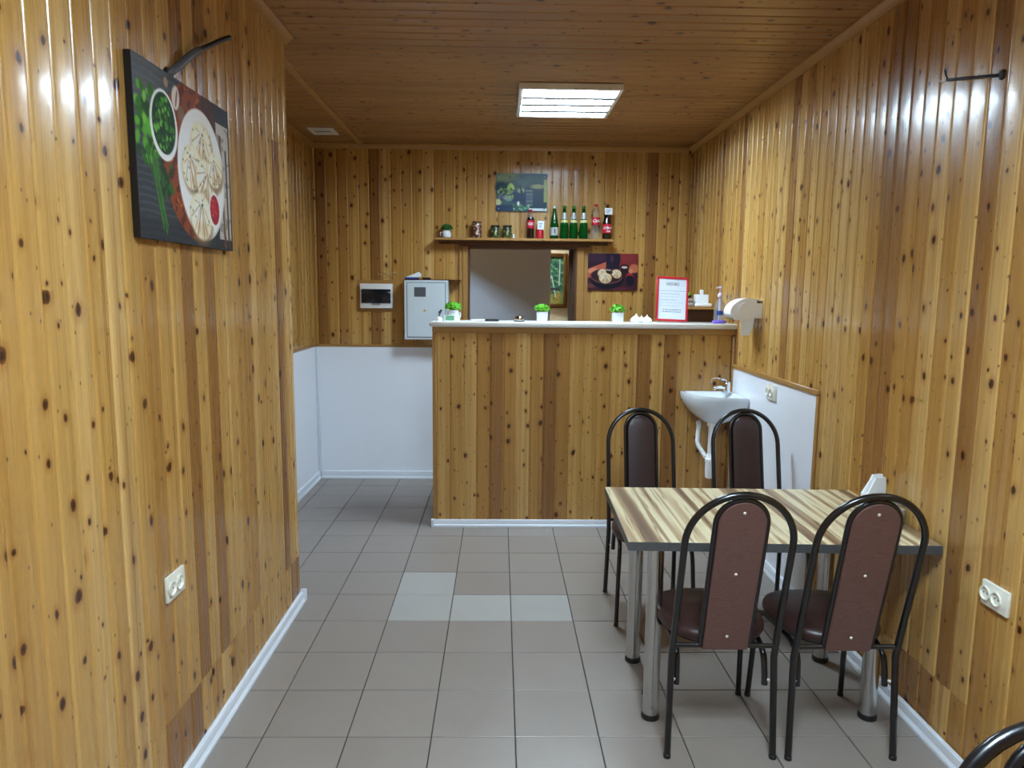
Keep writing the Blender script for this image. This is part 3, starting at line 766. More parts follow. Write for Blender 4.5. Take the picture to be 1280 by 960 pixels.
# small dumpling picture on the back wall
P = Paint(116, 84, 1.39, (46, 22, 34))
P.put(P.rect(.88, 0, 1.4, .5), (126, 36, 42), .85).put(P.ell(1.1, .1, .3, .2, 0, 1), (150, 56, 54), .6).put(P.ell(.25, .1, .35, .15, 0, 1), (62, 34, 62), .7)
P.put(P.ell(.70, .14, .2, .34, 0, .1), (34, 24, 44)).put(P.ell(.66, .14, .04, .09, 0, .8), (92, 44, 76), .8)
P.put(((P.v > .42-.38*P.u) & (P.v > .02+.5*P.u-.05) & (P.u < .5) & (P.v < .66-.1*P.u)).astype(float), (186, 94, 72)).put(P.ell(.12, .46, .14, .06, -.3, .5), (220, 144, 112), .8)
P.put(P.rect(0, .66, 1.4, 1), (70, 30, 40), .7).put(P.ell(.1, .88, .2, .06, 0, .6), (130, 70, 66), .7).put(P.ell(.85, .95, .3, .04, 0, .6), (110, 34, 60), .7)
P.put(P.ell(.55, .72, .46, .25, 0, .06), (16, 18, 32)).put(P.ell(.52, .62, .45, .21, .04, .05), (112, 62, 60)).put(P.ell(.52, .61, .42, .185, .04, .05), (54, 30, 40))
P.put(P.ell(1.02, .36, .13, .07, 0, .1), (34, 18, 26)).put(P.rect(.92, .36, 1.12, .5), (26, 20, 34)).put(P.ell(1.02, .37, .085, .032, 0, .2), (222, 206, 200))
P.put(P.ell(1.29, .4, .14, .12, .3, .3), (196, 110, 78)).put(P.ell(1.2, .47, .06, .07, 0, .3), (214, 140, 100))
P.put(P.ell(1.18, .60, .13, .07, 0, .1), (110, 26, 40)).put(P.ell(1.17, .56, .08, .035, 0, .2), (176, 44, 44)).put(P.ell(1.18, .74, .115, .15, 0, .08), (24, 20, 40))
for x_, y_, r_, sd in ((.40, .53, .13, -.4), (.80, .55, .14, .3), (.49, .66, .18, .1)): dumpling(x_, y_, r_, sd, P, (226, 196, 150), (60, 34, 26))
P.put(P.ell(.60, .50, .09, .055, .2, .2), (40, 34, 26)).put(P.line(.52, .44, .64, .46, .01), (220, 210, 196))
canvas('dumpling_picture', 'small dark red food photo with dumplings on a brown plate', .410, .298, Matrix.Translation((.722, YB-.0055, 1.601)), P, .016)
# glass clock with a garden print
P = Paint(104, 76, 1.37, (62, 84, 88))
P.put(P.ell(.25, .08, .35, .14, -.2, .9), (122, 136, 96), .8).put(P.ell(1.0, .12, .4, .16, 0, .8), (44, 76, 84), .9).put(P.ell(.15, .38, .25, .14, 0, .6), (34, 58, 70), .9)
P.put(P.ell(1.05, .66, .38, .40, 0, .3), (40, 58, 74), .9).put(P.ell(.55, .62, .4, .14, .1, .6), (38, 54, 84), .9).put(P.rect(1.28, .16, 1.38, .75), (142, 152, 88), .9).put(P.ell(1.12, .34, .2, .06, .0, .5), (146, 150, 100), .8)
for k in range(40):
    r = np.random.default_rng(k+700); P.put(P.ell(.05+.44*r.random(), .40+.22*r.random(), .05*r.random()+.02, .02, r.random()*3, .5), [(122, 150, 76), (64, 96, 60), (150, 168, 110), (40, 66, 58)][k % 4], .85)
P.put(P.ell(.36, .34, .05, .09, .5, .5), (136, 168, 80)).put(P.ell(.44, .35, .04, .09, -.4, .5), (150, 176, 96))
P.put(P.ell(.20, .63, .14, .05, 0, .5), (98, 86, 128), .8).put(P.ell(.32, .66, .12, .07, .2, .5), (126, 152, 130), .8).put(P.ell(.05, .76, .09, .09, 0, .4), (170, 172, 128))
for k in range(12): P.put(P.rect(.80, .44+.035*k, .99, .455+.035*k), (150, 160, 160), .55)
for k in range(34):
    r = np.random.default_rng(k+800); P.put(P.ell(.46+.42*r.random(), .84+.12*r.random(), .03*r.random()+.015, .02, r.random()*3, .5), [(70, 130, 96), (38, 82, 70), (140, 176, 150)][k % 3], .85)
P.put(P.ell(.60, .79, .035, .06, 0, .3), (214, 204, 190)).put(P.rect(0, .84, .46, 1), (36, 50, 78), .7).put(P.rect(.88, .92, 1.37, .985), (196, 208, 226), .9).put(P.ell(.67, .45, .10, .07, 0, .5), (150, 170, 140), .7)
P.c *= 1.3
ck = canvas('wall_clock', 'rectangular glass wall clock with a blurred green garden print and black hands', .412, .300, Matrix.Translation((-.036, YB-.013, 2.228)), P, .006, 'print_glossy', 'clock', 'dark_glass')
cx_, cz_ = .205, .155
for k in range(12):
    a = (k+1)*PI/6; px_, pz_ = cx_+.165*max(-1, min(1, math.sin(a)*1.12)), cz_+.115*max(-1, min(1, math.cos(a)*1.12))
    text_mesh(str(k+1), .030, Matrix.Translation((px_, -.0075, pz_)), 'numeral', 'black', ck, bold=.0004)
def hand(ang, ln, wd, y_, tail=.02):
    mt = Matrix.Translation((cx_, y_, cz_)) @ Matrix.Rotation(ang, 4, 'Y')
    MB().box(-wd, wd, -.0008, .0008, -tail, ln, mtx=mt).build('hand', 'black', ck, 0)
hand(math.radians(-12), .055, .005, -.012); hand(math.radians(163), .105, .0035, -.015); hand(math.radians(-30), .05, .0016, -.017)
MB().lathe([(.009, 0), (.009, .012), (.006, .014)], 14, Matrix.Translation((cx_, -.006, cz_)) @ Matrix.Rotation(PI/2, 4, 'X')).build('hub', 'black', ck)
for x_, z_ in ((.022, .022), (.390, .022), (.022, .278), (.390, .278)):
    MB().lathe([(.0055, 0), (.0055, .006), (.003, .008)], 12, Matrix.Translation((x_, -.006, z_)) @ Matrix.Rotation(PI/2, 4, 'X')).build('standoff', 'chrome', ck)
    MB().lathe([(.004, 0), (.004, .0066)], 10, Matrix.Translation((x_, 0, z_)) @ Matrix.Rotation(-PI/2, 4, 'X')).build('standoff_pin', 'chrome', ck)

# ------------------------------------------------------------------ shelf over the hatch with its goods
SZ = 2.006
sh = thing('wall_shelf', 'long narrow wooden shelf above the hatch carrying bottles and jars', 'shelf', (.19, YB, SZ))
MB().box(-.720, .720, -.150, -.006, -.020, 0, .002).build('board', 'pine_trim', sh)
MB().box(-.69, .69, -.022, -.006, -.045, -.0205, .002).build('batten', 'pine_dark', sh)
GY = 5.825
def bottle(name, label, x, prof, matk, cat='bottle', seg=22, group=None, y=GY):
    t = thing(name, label, cat, (x, y, SZ), 0, group); b = MB().lathe(prof, seg).build('body', matk, t); return t
def band(t, r0, z0, r1, z1, matk, name='label_band', seg=22):
    return MB().lathe([(r0-.001, z0), (r0+.0008, z0), (r1+.0008, z1), (r1-.001, z1)], seg).build(name, matk, t)
# cola, half litre
c1 = bottle('cola_bottle', 'small dark cola bottle with a red cap and red label, left on the shelf', .243, [(0, 0), (.026, 0), (.030, .006), (.030, .05), (.0285, .07), (.0295, .12), (.030, .15), (.027, .170)], 'cola')
MB().lathe([(.027, .1705), (.021, .188), (.0125, .205), (.0115, .214)], 20).build('neck', 'clear_plastic', c1)
MB().lathe([(.014, .213), (.015, .215), (.015, .229), (.013, .231)], 18).build('cap', 'red_plastic', c1)
band(c1, .0300, .082, .0305, .146, 'red_label'); text_mesh('ICO', .027, Matrix.Translation((0, 0, .115)), 'lettering', 'paper', c1, bend=.0325, bold=.0012)
# can with a price card
cn = bottle('soda_can', 'red drink can with a white price card leaning on it', .320, [(0, 0), (.023, 0), (.030, .006), (.030, .105), (.025, .116), (0, .115)], 'red_label', 'can')
band(cn, .030, .0985, .030, .104, 'aluminium', 'rim')
def card(name, label, x, y, z, w_, h_, tilt=0, n=3):
    t = thing(name, label, 'card', (x, y, z)); t.rotation_euler = (tilt, random.uniform(-.06, .06), 0)
    MB().box(-w_/2, w_/2, -.0008, .0008, 0, h_).build('sheet', 'paper', t, 0)
    for k in range(n): MB().box(-w_*.3, w_*(.1+.08*k), -.0011, -.0009, h_*(.25+.2*k), h_*(.31+.2*k)).build('print_line', 'blue', t, 0)
    return t
card('price_card', 'white price card in front of the red can', .323, GY-.036, SZ+.072, .052, .068)
# green bottles
gp = [(0, 0), (.030, 0), (.0335, .006), (.0335, .105), (.031, .125), (.022, .165), (.0145, .200), (.0125, .235), (.0125, .252)]
g1 = bottle('green_bottle', 'green glass bottle with a silver label and pale foil top', .436, [(0, 0), (.030, 0), (.0335, .006), (.0335, .11), (.030, .135), (.019, .185), (.0135, .225), (.0125, .245)], 'green_glass')
band(g1, .0335, .028, .0335, .092, 'silver_label'); text_mesh('1', .05, Matrix.Translation((0, 0, .06)), 'lettering', 'black', g1, bend=.0347, bold=.002)
MB().lathe([(.0135, .240), (.0145, .243), (.0145, .258), (.011, .264)], 16).build('cap', 'silver_label', g1)
lbs = ['slim green soda bottle, leftmost of three alike with yellow neck labels', 'slim green soda bottle, middle of three alike with yellow neck labels', 'slim green soda bottle, rightmost of three alike, beside a clear bottle']
for k, x_ in enumerate((.516, .591, .672)):
    g = bottle('green_soda_bottle', lbs[k], x_, gp, 'green_glass', group='three slim green soda bottles')
    MB().lathe([(.0235, .1585), (.0248, .160), (.0195, .180), (.015, .200), (.0140, .210), (.013, .210)], 20).build('neck_label', 'silver_label', g)
    band(g, .0295, .131, .0255, .152, 'pale_label', 'label_patch')
    MB().lathe([(.0135, .243), (.0145, .245), (.0145, .262), (.012, .264)], 16).build('cap', 'foliage_dark', g)
# clear cola bottle
c3 = bottle('empty_cola_bottle', 'empty clear plastic bottle with a red label and red cap', .770, [(0, 0), (.028, 0), (.034, .008), (.034, .06), (.0315, .085), (.034, .11), (.034, .165), (.030, .20), (.018, .238), (.012, .255), (.012, .262)], 'clear_plastic')
band(c3, .0345, .115, .0345, .175, 'red_label'); text_mesh('Cola', .034, Matrix.Translation((0, 0, .145)), 'lettering', 'paper', c3, bend=.0362, shear=.3, bold=.0008)
MB().lathe([(.014, .260), (.015, .262), (.015, .278), (.013, .280)], 16).build('cap', 'red_plastic', c3)
gl = bottle('shot_glass', 'tiny clear shot glass between the green and the clear bottle', .722, [(0, 0), (.017, 0), (.022, .048), (.0195, .048), (.016, .008), (0, .007)], 'clear_glass', 'glass', y=GY-.03)
# big cola
c4 = bottle('large_cola_bottle', 'full dark cola bottle with a red label, rightmost on the shelf', .862, [(0, 0), (.032, 0), (.037, .008), (.037, .115), (.035, .135), (.028, .165), (.026, .180), (.029, .200), (.022, .236), (.013, .258), (.0125, .264)], 'cola')
band(c4, .0375, .050, .0375, .122, 'red_label'); text_mesh('Добрый', .026, Matrix.Translation((0, 0, .092)), 'lettering', 'paper', c4, bend=.0392, shear=.2, bold=.0008, sx=.82)
text_mesh('Cola', .020, Matrix.Translation((.004, 0, .065)), 'lettering', 'paper', c4, bend=.0392, shear=.3, bold=.0008)
MB().lathe([(.014, .262), (.015, .264), (.015, .279), (.013, .281)], 16).build('cap', 'pine_dark', c4)
card('price_card', 'white price card hung on the neck of the large cola bottle', .866, GY-.040, SZ+.195, .062, .052)
# jars
def jar(label, x, r, h, fill, lid, y=GY):
    t = thing('glass_jar', label, 'jar', (x, y, SZ))
    MB().lathe([(0, .003), (r-.003, .003), (r-.002, h*.80), (r*.86, h*.86), (0, h*.87)], 20).build('contents', fill, t)
    MB().lathe([(0, 0), (r-.003, 0), (r, .004), (r, h*.8), (r*.9, h*.87), (r*.9, h*.89)], 20).build('glass', 'clear_glass', t)
    MB().lathe([(r*.93, h*.885), (r*.95, h*.89), (r*.95, h*.99), (r*.9, h)], 20).build('lid', lid, t); return t
jar('tall glass jar of red and white dried fruit with a dark lid', -.188, .040, .135, 'jar_red', 'pine_dark')
jar('short glass jar of dark pickled greens, left of the two', -.040, .039, .104, 'jar_green', 'black')
jar('short glass jar of dark pickled greens, right of the two', .056, .039, .104, 'jar_green', 'black')
for c in (bpy.data.objects['glass_jar.001'], bpy.data.objects['glass_jar.002']): c['group'] = 'jars of pickled greens'
t = thing('white_figurine', 'tiny white figurine beside the pickle jars', 'ornament', (.108, GY-.03, SZ)); MB().lathe([(0, 0), (.011, 0), (.012, .008), (.008, .018), (.0085, .026), (.005, .034), (0, .036)], 14).build('body', 'ceramic', t)

# ------------------------------------------------------------------ potted plants
def leaf_ball(name, parent, matk, n, rx, rz_, zc_, ls, sd):
    r = np.random.default_rng(sd); b = MB()
    for k in range(n):
        v = r.normal(0, 1, 3); v /= np.linalg.norm(v)
        if v[2] < -.35: v[2] = -v[2]
        q = .55+.45*r.random()**.5
        p = Vector((v[0]*rx*q, v[1]*rx*q, zc_+v[2]*rz_*q)); nrm = (Vector(v)+Vector(r.normal(0, .5, 3))).normalized()
        u = nrm.orthogonal().normalized(); u.rotate(Matrix.Rotation(r.random()*6.3, 3, nrm)); w_ = nrm.cross(u); s = ls*(.7+.6*r.random())
        b.add([p-u*s, p+w_*s*.55+nrm*s*.15, p+u*s, p-w_*s*.55+nrm*s*.15], [(0, 1, 2, 3)])
    b.lathe([(rx*.35, zc_-rz_*.5), (rx*.6, zc_-rz_*.1), (rx*.45, zc_+rz_*.5), (0, zc_+rz_*.65)], 10)
    o = b.build(name, matk, parent, 0); o['kind'] = 'stuff'; return o
def plant(label, loc, sq, leaf, sc=1.0, sd=1, rz=0):
    t = thing('potted_plant', label, 'plant', loc, rz); s = sc
    if sq:
        R_ = lambda h, z: [(h*(1 if abs(math.cos(a)) > .71 else abs(math.cos(a))/.72)*math.copysign(1, math.cos(a)) if 0 else h*max(-1, min(1, 1.35*math.cos(a))), h*max(-1, min(1, 1.35*math.sin(a))), z) for a in [2*PI*k/24 for k in range(24)]]
        MB().loft([R_(.033*s, 0), R_(.036*s, .003*s), R_(.038*s, .060*s), R_(.038*s, .066*s), R_(.034*s, .066*s), R_(.033*s, .055*s)]).build('pot', 'ceramic', t)
    else:
        MB().lathe([(0, 0), (.032*s, 0), (.040*s, .012*s), (.042*s, .03*s), (.036*s, .052*s), (.034*s, .058*s), (.037*s, .064*s), (.033*s, .064*s), (.031*s, .054*s), (0, .054*s)], 24).build('pot', 'ceramic', t)
        MB().tube(bez([(-.036*s, 0, .052*s), (-.055*s, 0, .045*s), (-.053*s, 0, .022*s), (-.040*s, 0, .016*s)], 5), .004*s, 8).build('handle', 'ceramic', t)
    leaf_ball('foliage', t, leaf, 230, .052*s, .034*s, .084*s, .0105*s, sd); return t
plant('dark green plant in a white jug pot at the left end of the shelf', (-.432, GY, SZ), False, 'foliage_dark', .92, 3)
plant('bright green plant in a white pot at the left end of the counter', (-.318, 4.86, ZT), False, 'foliage_bright', 1.08, 4, 2.6)
plant('bright green plant in a square white pot beside the hatch, mid counter', (.284, 4.78, ZT), True, 'foliage_bright', 1.0, 5)
plant('bright green plant in a square white pot below the small food photo', (.792, 4.77, ZT), True, 'foliage_bright', 1.0, 6)

# ------------------------------------------------------------------ things on the counter
t = thing('card_holder', 'small clear holder with a green printed card at the left counter end', 'card holder', (-.325, 4.735, ZT))
MB().box(-.045, .060, -.004, .020, 0, .004).box(-.045, .060, .006, .008, .004, .040).build('stand', 'white_plastic', t, 0)
MB().box(-.035, .022, .002, .005, .005, .036).build('card', 'mint', t, 0)
t = thing('pen_cup', 'white stub with a black pen on the left counter corner', 'pen holder', (-.405, 4.75, ZT))
MB().lathe([(0, 0), (.022, 0), (.020, .022), (.008, .024), (.006, .030), (0, .030)], 16).build('base', 'white_plastic', t)
MB().tube([(0, 0, .026), (.006, 0, .048), (.014, 0, .066)], [.004, .005, .006], 8).build('pen', 'grey_conduit', t); MB().lathe([(0, 0), (.008, .002), (.009, .008), (.005, .013), (0, .014)], 10, Matrix.Translation((.014, 0, .062))).build('pen_cap', 'black', t)
t = thing('cash_tray', 'flat white change tray lying on the counter', 'tray', (-.13, 4.80, ZT))
MB().loft([[(x*s, y*s, z) for x, y in ((-.06, -.045), (.06, -.045), (.06, .045), (-.06, .045))] for s, z in ((.9, 0), (1, .010), (.94, .010), (.86, .004))]).build('dish', 'white_plastic', t, 0)
t = thing('remote_control', 'black remote control lying on the counter', 'remote', (-.052, 4.755, ZT), .25)
MB().box(-.045, .045, -.018, .018, 0, .014, .005, seg=2).build('case', 'black', t)
for k in range(4): MB().box(-.034+k*.018, -.024+k*.018, -.006, .006, .0141, .016).build('button', 'grey_conduit', t, 0)
t = thing('service_bell', 'chrome service bell on a black base on the counter', 'bell', (.132, 4.76, ZT))
MB().lathe([(0, 0), (.036, 0), (.037, .006), (.034, .009), (0, .009)], 24).build('base', 'black', t)
MB().lathe([(.033, .0095), (.034, .014), (.030, .026), (.020, .036), (.008, .040), (0, .0405)], 24).build('dome', 'chrome', t); MB().lathe([(0, .0405), (.004, .0405), (.0045, .048), (.003, .052), (0, .053)], 12).build('button', 'chrome', t)
for k, (x_, s, lb) in enumerate(((.918, 1.15, 'largest white ceramic dumpling shaker, left of the three'), (.962, .92, 'white ceramic dumpling shaker, middle of the three'), (.992, 1.05, 'white ceramic dumpling shaker next to the red menu stand'))):
    t = thing('dumpling_shaker', lb, 'salt shaker', (x_, 4.77+(.03 if k == 1 else 0), ZT), 0, 'ceramic dumpling shakers'); b = MB(); rings = []
    for r_, z_, am in ((.028, 0, .0), (.033, .006, .02), (.031, .016, .08), (.022, .028, .14), (.010, .037, .12), (.005, .041, 0), (.0045, .050, 0), (.002, .052, 0)):
        rings.append([(s*r_*(1+am*math.cos(9*a))*math.cos(a), s*r_*(1+am*math.cos(9*a))*math.sin(a), s*z_) for a in [2*PI*q/36 for q in range(36)]])
    b.loft(rings).build('body', 'ceramic', t)
# menu stand
t = thing('menu_stand', 'white menu sheet in a red frame standing on the counter', 'menu', (1.048, 4.765, ZT+.0085)); t.rotation_euler = (math.radians(-9), math.radians(2.2), 0)
mw, mh = .215, .300
for a in ((0, mw, 0, .014), (0, mw, mh-.014, mh), (0, .014, .014, mh-.014), (mw-.014, mw, .014, mh-.014)):
    MB().box(a[0], a[1], -.006, .004, a[2]+.006, a[3]+.006, .002).build('frame_rail', 'red_plastic', t)
P = Paint(100, 140, .705, (222, 232, 246))
r = np.random.default_rng(5)
for k, (yv, xe) in enumerate(((.30, .66), (.37, .52), (.44, .46), (.52, .48), (.59, .64), (.67, .50))):
    x_ = .05
    while x_ < xe:
        l_ = .012+.04*r.random(); P.put(P.rect(x_, yv-.006, x_+l_, yv+.006), (138, 152, 176), .8); x_ += l_+.012
for yv in (.765, .815):
    x_ = .12
    while x_ < .56:
        l_ = .012+.035*r.random(); P.put(P.rect(x_, yv-.010, x_+l_, yv+.010), (96, 108, 130), .8); x_ += l_+.012
sheet = P.build('menu_sheet', mw-.026, mh-.026, t, Matrix.Translation((.013, -.0015, .019)))
MB().box(.010, mw-.010, -.001, .003, .014, mh-.004).build('backing', 'white_plastic', t, 0)
text_mesh('МЕНЮ', .028, Matrix.Translation((mw/2, -.0022, mh-.044)), 'lettering', 'grey_conduit', sheet)
for x_ in (.03, mw-.03): MB().box(x_-.008, x_+.008, -.012, .05, 0, .007, .001).build('foot', 'clear_plastic', t)
# soap dispenser
t = thing('soap_dispenser', 'clear pump bottle with a lilac tube and purple base at the right counter end', 'soap dispenser', (1.478, 4.76, ZT))
MB().lathe([(0, 0), (.040, 0), (.046, .006), (.046, .016), (.040, .020), (0, .020)], 26).build('base', 'purple', t)
MB().lathe([(.038, .0205), (.040, .03), (.040, .10), (.034, .135), (.015, .168), (.013, .178), (.0115, .178), (.0115, .166), (.032, .132), (.037, .1), (.037, .0205)], 26).build('bottle', 'clear_plastic', t)
MB().lathe([(.009, .021), (.009, .176)], 12).build('tube', 'lilac', t)
MB().lathe([(.017, .176), (.018, .178), (.017, .196), (.008, .206), (.006, .208), (.006, .232), (.014, .234), (.014, .242), (.008, .246), (0, .247)], 18).build('pump', 'lilac', t)
MB().tube([(0, 0, .238), (-.02, -.012, .240), (-.034, -.020, .234)], .0045, 8).build('spout', 'lilac', t)
MB().loft([[(.0408*math.sin(a), -.0408*math.cos(a), z) for a in [-.75+1.0*k/8 for k in range(9)]]+[(.0400*math.sin(a), -.0400*math.cos(a), z) for a in [.25-1.0*k/8 for k in range(9)]] for z in (.055, .085)]).build('label', 'blue', t)
# small shelf behind the counter end with its things
t = thing('corner_shelf', 'small dark wooden shelf on the right wall behind the counter', 'shelf', (1.55, 5.15, 1.468)); MB().box(-.28, -.002, -.12, .20, 0, .018, .002).build('board', 'pine_trim', t); MB().box(-.26, -.004, -.05, -.035, -.12, -.0005).build('bracket', 'pine_dark', t, 0)
t = thing('folded_towels', 'two folded grey towels on the small shelf', 'towel', (1.335, 5.13, 1.486))
MB().box(-.055, .055, -.07, .07, 0, .030, .012, seg=2).build('towel_fold', 'towel', t); MB().box(-.050, .050, -.065, .065, .0305, .060, .012, seg=2).build('towel_fold', 'towel', t)
t = thing('green_sponge', 'green sponge with a dark underside on the folded towels', 'sponge', (1.345, 5.10, 1.547)); t.rotation_euler = (0, -.5, 0)
MB().box(-.030, .030, -.03, .03, .012, .034, .008, seg=2).build('sponge_top', 'green_lid', t); MB().box(-.032, .030, -.03, .03, .016-.018, .0118, .004).build('scourer', 'black', t)
t = thing('soap_tray', 'white soap tray on the small shelf behind the counter', 'tray', (1.455, 5.09, 1.486)); MB().box(-.062, .055, -.045, .05, 0, .026, .008, seg=2).build('body', 'white_plastic', t)
t = thing('white_box', 'small white carton on the soap tray', 'box', (1.448, 5.10, 1.5125)); MB().box(-.048, .046, -.02, .03, 0, .062, .002).build('carton', 'paper', t); MB().box(-.012, .014, -.008, .012, .0625, .096, .004).build('spout', 'white_plastic', t)

# ------------------------------------------------------------------ paper roll holder on the right wall
t = thing('paper_roll_holder', 'white roll holder with a curved cover and hanging paper sheet on the right wall', 'paper holder', (XR-.006, 4.26, 1.49))
# local: x = -out into the room, y along wall, z up
pr = [(0, .052), (-.05, .064), (-.10, .062), (-.145, .045), (-.178, .012), (-.185, -.025), (-.172, -.050)]
ol = bez([(x, 0, z) for x, z in pr], 4); cv = [(p.x, p.z) for p in ol]
inn = [(x+.006 if x < -.1 else x, z-.006 if z > 0 else z) for x, z in cv]
MB().prism(cv+inn[::-1], 1, -.065, .065).build('cover', 'white_plastic', t, 50)
MB().lathe([(.012, -.055), (.055, -.055), (.055, .055), (.012, .055)], 28, Matrix.Translation((-.105, 0, -.002)) @ Matrix.Rotation(PI/2, 4, 'X')).build('roll', 'paper', t)
def arm(y0, y1):
    o = [(0, -.052), (0, .036)]+[(-.100+.042*math.cos(a)-.0, -.006+.044*math.sin(a)) for a in [PI/2+PI*k/10 for k in range(11)]]
    MB().prism(o, 1, y0, y1).build('arm', 'white_plastic', t, 40)
    o = [(-.03, .052)]+[(x+.007, z-.006) for x, z in cv[4:]]+[(-.15, -.062), (-.11, -.068), (-.05, -.050)]
    ya, yb_ = (y0+.003, y1) if y0 < 0 else (y0, y1-.003)
    MB().prism(o, 1, ya+(.0055 if y0 < 0 else -.0055), yb_+(.0055 if y0 < 0 else -.0055)).build('cheek', 'white_plastic', t, 30)
arm(-.074, -.066); arm(.066, .074)
MB().box(-.012, 0, -.066, .066, -.050, .034, .002).build('wall_plate', 'white_plastic', t)
pth = [(-.066, -.045), (-.066, -.075), (-.070, -.110), (-.079, -.140)]
b = MB(); b.loft([[(x, -.052+.004*k, z) for x, z in (p,)][0:1]+[(x_+.0, .052-.012*k, z_) for x_, z_ in (p,)]+[(x_-.0015, .052-.012*k, z_) for x_, z_ in (p,)]+[(x_-.0015, -.052+.004*k, z_) for x_, z_ in (p,)] for k, p in enumerate(pth)])
b.build('paper_sheet', 'paper', t, 60)
b = MB(); b.prism([(-.040, -.050), (-.112, -.050), (-.115, -.135), (-.110, -.155), (-.068, -.155), (-.048, -.115)], 1, -.060, -.056); b.build('paper_end', 'paper', t)

# ------------------------------------------------------------------ sink
sk = thing('corner_sink', 'white ceramic corner sink hung between counter and white panel', 'sink', (XR-.014, YC-.014, .94))
def sring(s, z, cxy=(-.175, -.175), a=.345, bq=.335):
    o = [(0., 0.), (-a*.5, 0.), (-a*.88, 0.)]
    for k in range(0, 25):
        th = (PI/2)*k/24; e = 2/2.5; c_, s_ = math.cos(th), math.sin(th); o.append((-a*c_**e, -bq*s_**e))
    o += [(0., -bq*.88), (0., -bq*.5)]
    return [(cxy[0]+(x-cxy[0])*s, cxy[1]+(y-cxy[1])*s, z) for x, y in o]
MB().loft([sring(.24, -.182), sring(.34, -.172), sring(.56, -.148), sring(.76, -.115), sring(.90, -.078), sring(.965, -.050), sring(.99, -.028), sring(1, -.010), sring(.985, 0), sring(.92, 0),
           sring(.86, -.004, (-.20, -.20)), sring(.74, -.03, (-.20, -.20)), sring(.60, -.08, (-.2, -.2)), sring(.3, -.105, (-.19, -.19)), sring(.1, -.108, (-.185, -.185))]).build('basin', 'ceramic', sk, 60)
MB().lathe([(0, 0), (.020, 0), (.022, .004), (.012, .005), (0, .004)], 18, Matrix.Translation((-.185, -.185, -.109))).build('drain', 'chrome', sk)
fa = thing('sink_faucet', 'chrome single lever faucet standing on the corner sink', 'faucet', (XR-.075, YC-.082, .9405), math.radians(0))
MB().lathe([(.027, 0), (.027, .006), (.024, .008), (.024, .064), (.019, .072), (0, .074)], 20).build('body', 'chrome', fa)
MB().tube(bez([(-.014, -.008, .030), (-.05, -.03, .040), (-.085, -.05, .040), (-.095, -.056, .026)], 5), [.011]*10+[.0095]*6, 12).build('spout', 'chrome', fa)
MB().tube(bez([(0, 0, .066), (-.012, -.005, .080), (-.045, -.02, .092)], 5), .008, 10).build('lever', 'chrome', fa)
MB().tube(bez([(-.045, -.02, .092), (-.09, -.03, .098), (-.115, -.04, .085), (-.11, -.038, .068)], 5), .0022, 6).build('lever_loop', 'chrome', fa)
dr = thing('sink_siphon', 'white plastic drain pipe and trap below the corner sink', 'drain pipe', (XR-.199, YC-.199, 0))
MB().lathe([(.024, .738), (.026, .742), (.026, .758), (.022, .762), (.020, .762)], 20).build('nut', 'white_plastic', dr)
MB().lathe([(.0165, .5), (.0165, .738)], 18).build('tail_pipe', 'white_plastic', dr)
MB().lathe([(.012, .395), (.024, .40), (.027, .43), (.027, .505), (.030, .507), (.030, .525), (.024, .53), (.018, .56)], 20).build('trap_body', 'white_plastic', dr)
hz = bez([(-.020, .02, .53), (-.045, .05, .575), (-.060, .075, .61), (-.058, .09, .66), (-.045, .12, .72), (-.040, .155, .735)], 12)
MB().tube(hz, [.0125 if k % 2 else .0160 for k in range(len(hz))], 14).build('corrugated_hose', 'white_plastic', dr)

# ------------------------------------------------------------------ sockets
def socket(label, loc, rz, w_=.118, h_=.080):
    t = thing('wall_socket', label, 'socket', loc, rz)   # face -> -y
    MB().box(-w_/2, w_/2, -.012, 0, -h_/2, h_/2, .004, seg=2).build('plate', 'cream_plastic', t)
    for s in (-1, 1):
        x_ = s*w_*.21-w_*.10
        rr = min(.021, w_*.2)
        mt = Matrix.Translation((x_, -.0122, 0)) @ Matrix.Rotation(PI/2, 4, 'X')
        b = MB().lathe([(rr, 0), (rr+.002, .001), (rr+.002, .006), (rr-.001, .0065), (rr-.003, .002), (rr-.004, .0005), (0, .0005)], 22, mt); o = b.build('outlet', 'cream_plastic', t)
        for q in (-1, 1): MB().lathe([(.0026, 0), (.0026, .0008)], 8, Matrix.Translation((x_+q*.008, -.0127, 0)) @ Matrix.Rotation(PI/2, 4, 'X')).build('pin_hole', 'black', o)
    return t
socket('white double socket low on the left wall', (XL+.0048, 2.113, .673), PI/2)
socket('white double socket on the right wall, near the table corner', (XR-.0048, 2.073, .650), -PI/2)
socket('white double socket on the white panel beside the sink', (XR-.0125, 3.945, 1.030), -PI/2, .125, .088)
# cable stubs
t = thing('cable_conduit', 'grey corrugated conduit with black cable sticking out of the left wall', 'cable', (XL+.004, 2.245, 2.218))
p_ = bez([(0, 0, 0), (.012, .05, .034), (.022, .125, .092), (.028, .185, .128)], 12)
MB().tube(p_, [.0125 if k % 2 else .0105 for k in range(len(p_))], 12).build('conduit', 'grey_conduit', t)
MB().tube(bez([(.028, .180, .125), (.034, .26, .168), (.042, .345, .213), (.050, .395, .238)], 6), .0085, 10).build('cable', 'black', t)
MB().lathe([(.0, 0), (.020, 0), (.020, .004), (.014, .008), (0, .008)], 14, Matrix.Rotation(PI/2, 4, 'Y')).build('collar', 'black', t)
t = thing('cable_stub', 'short black cable end sticking out of the right wall', 'cable', (XR-.004, 2.276, 2.262))
MB().tube(bez([(0, 0, 0), (-.012, .02, .003), (-.022, .10, .020), (-.030, .18, .038), (-.032, .225, .048), (-.034, .232, .052)], 6), .0052, 10).build('sheath', 'black', t)
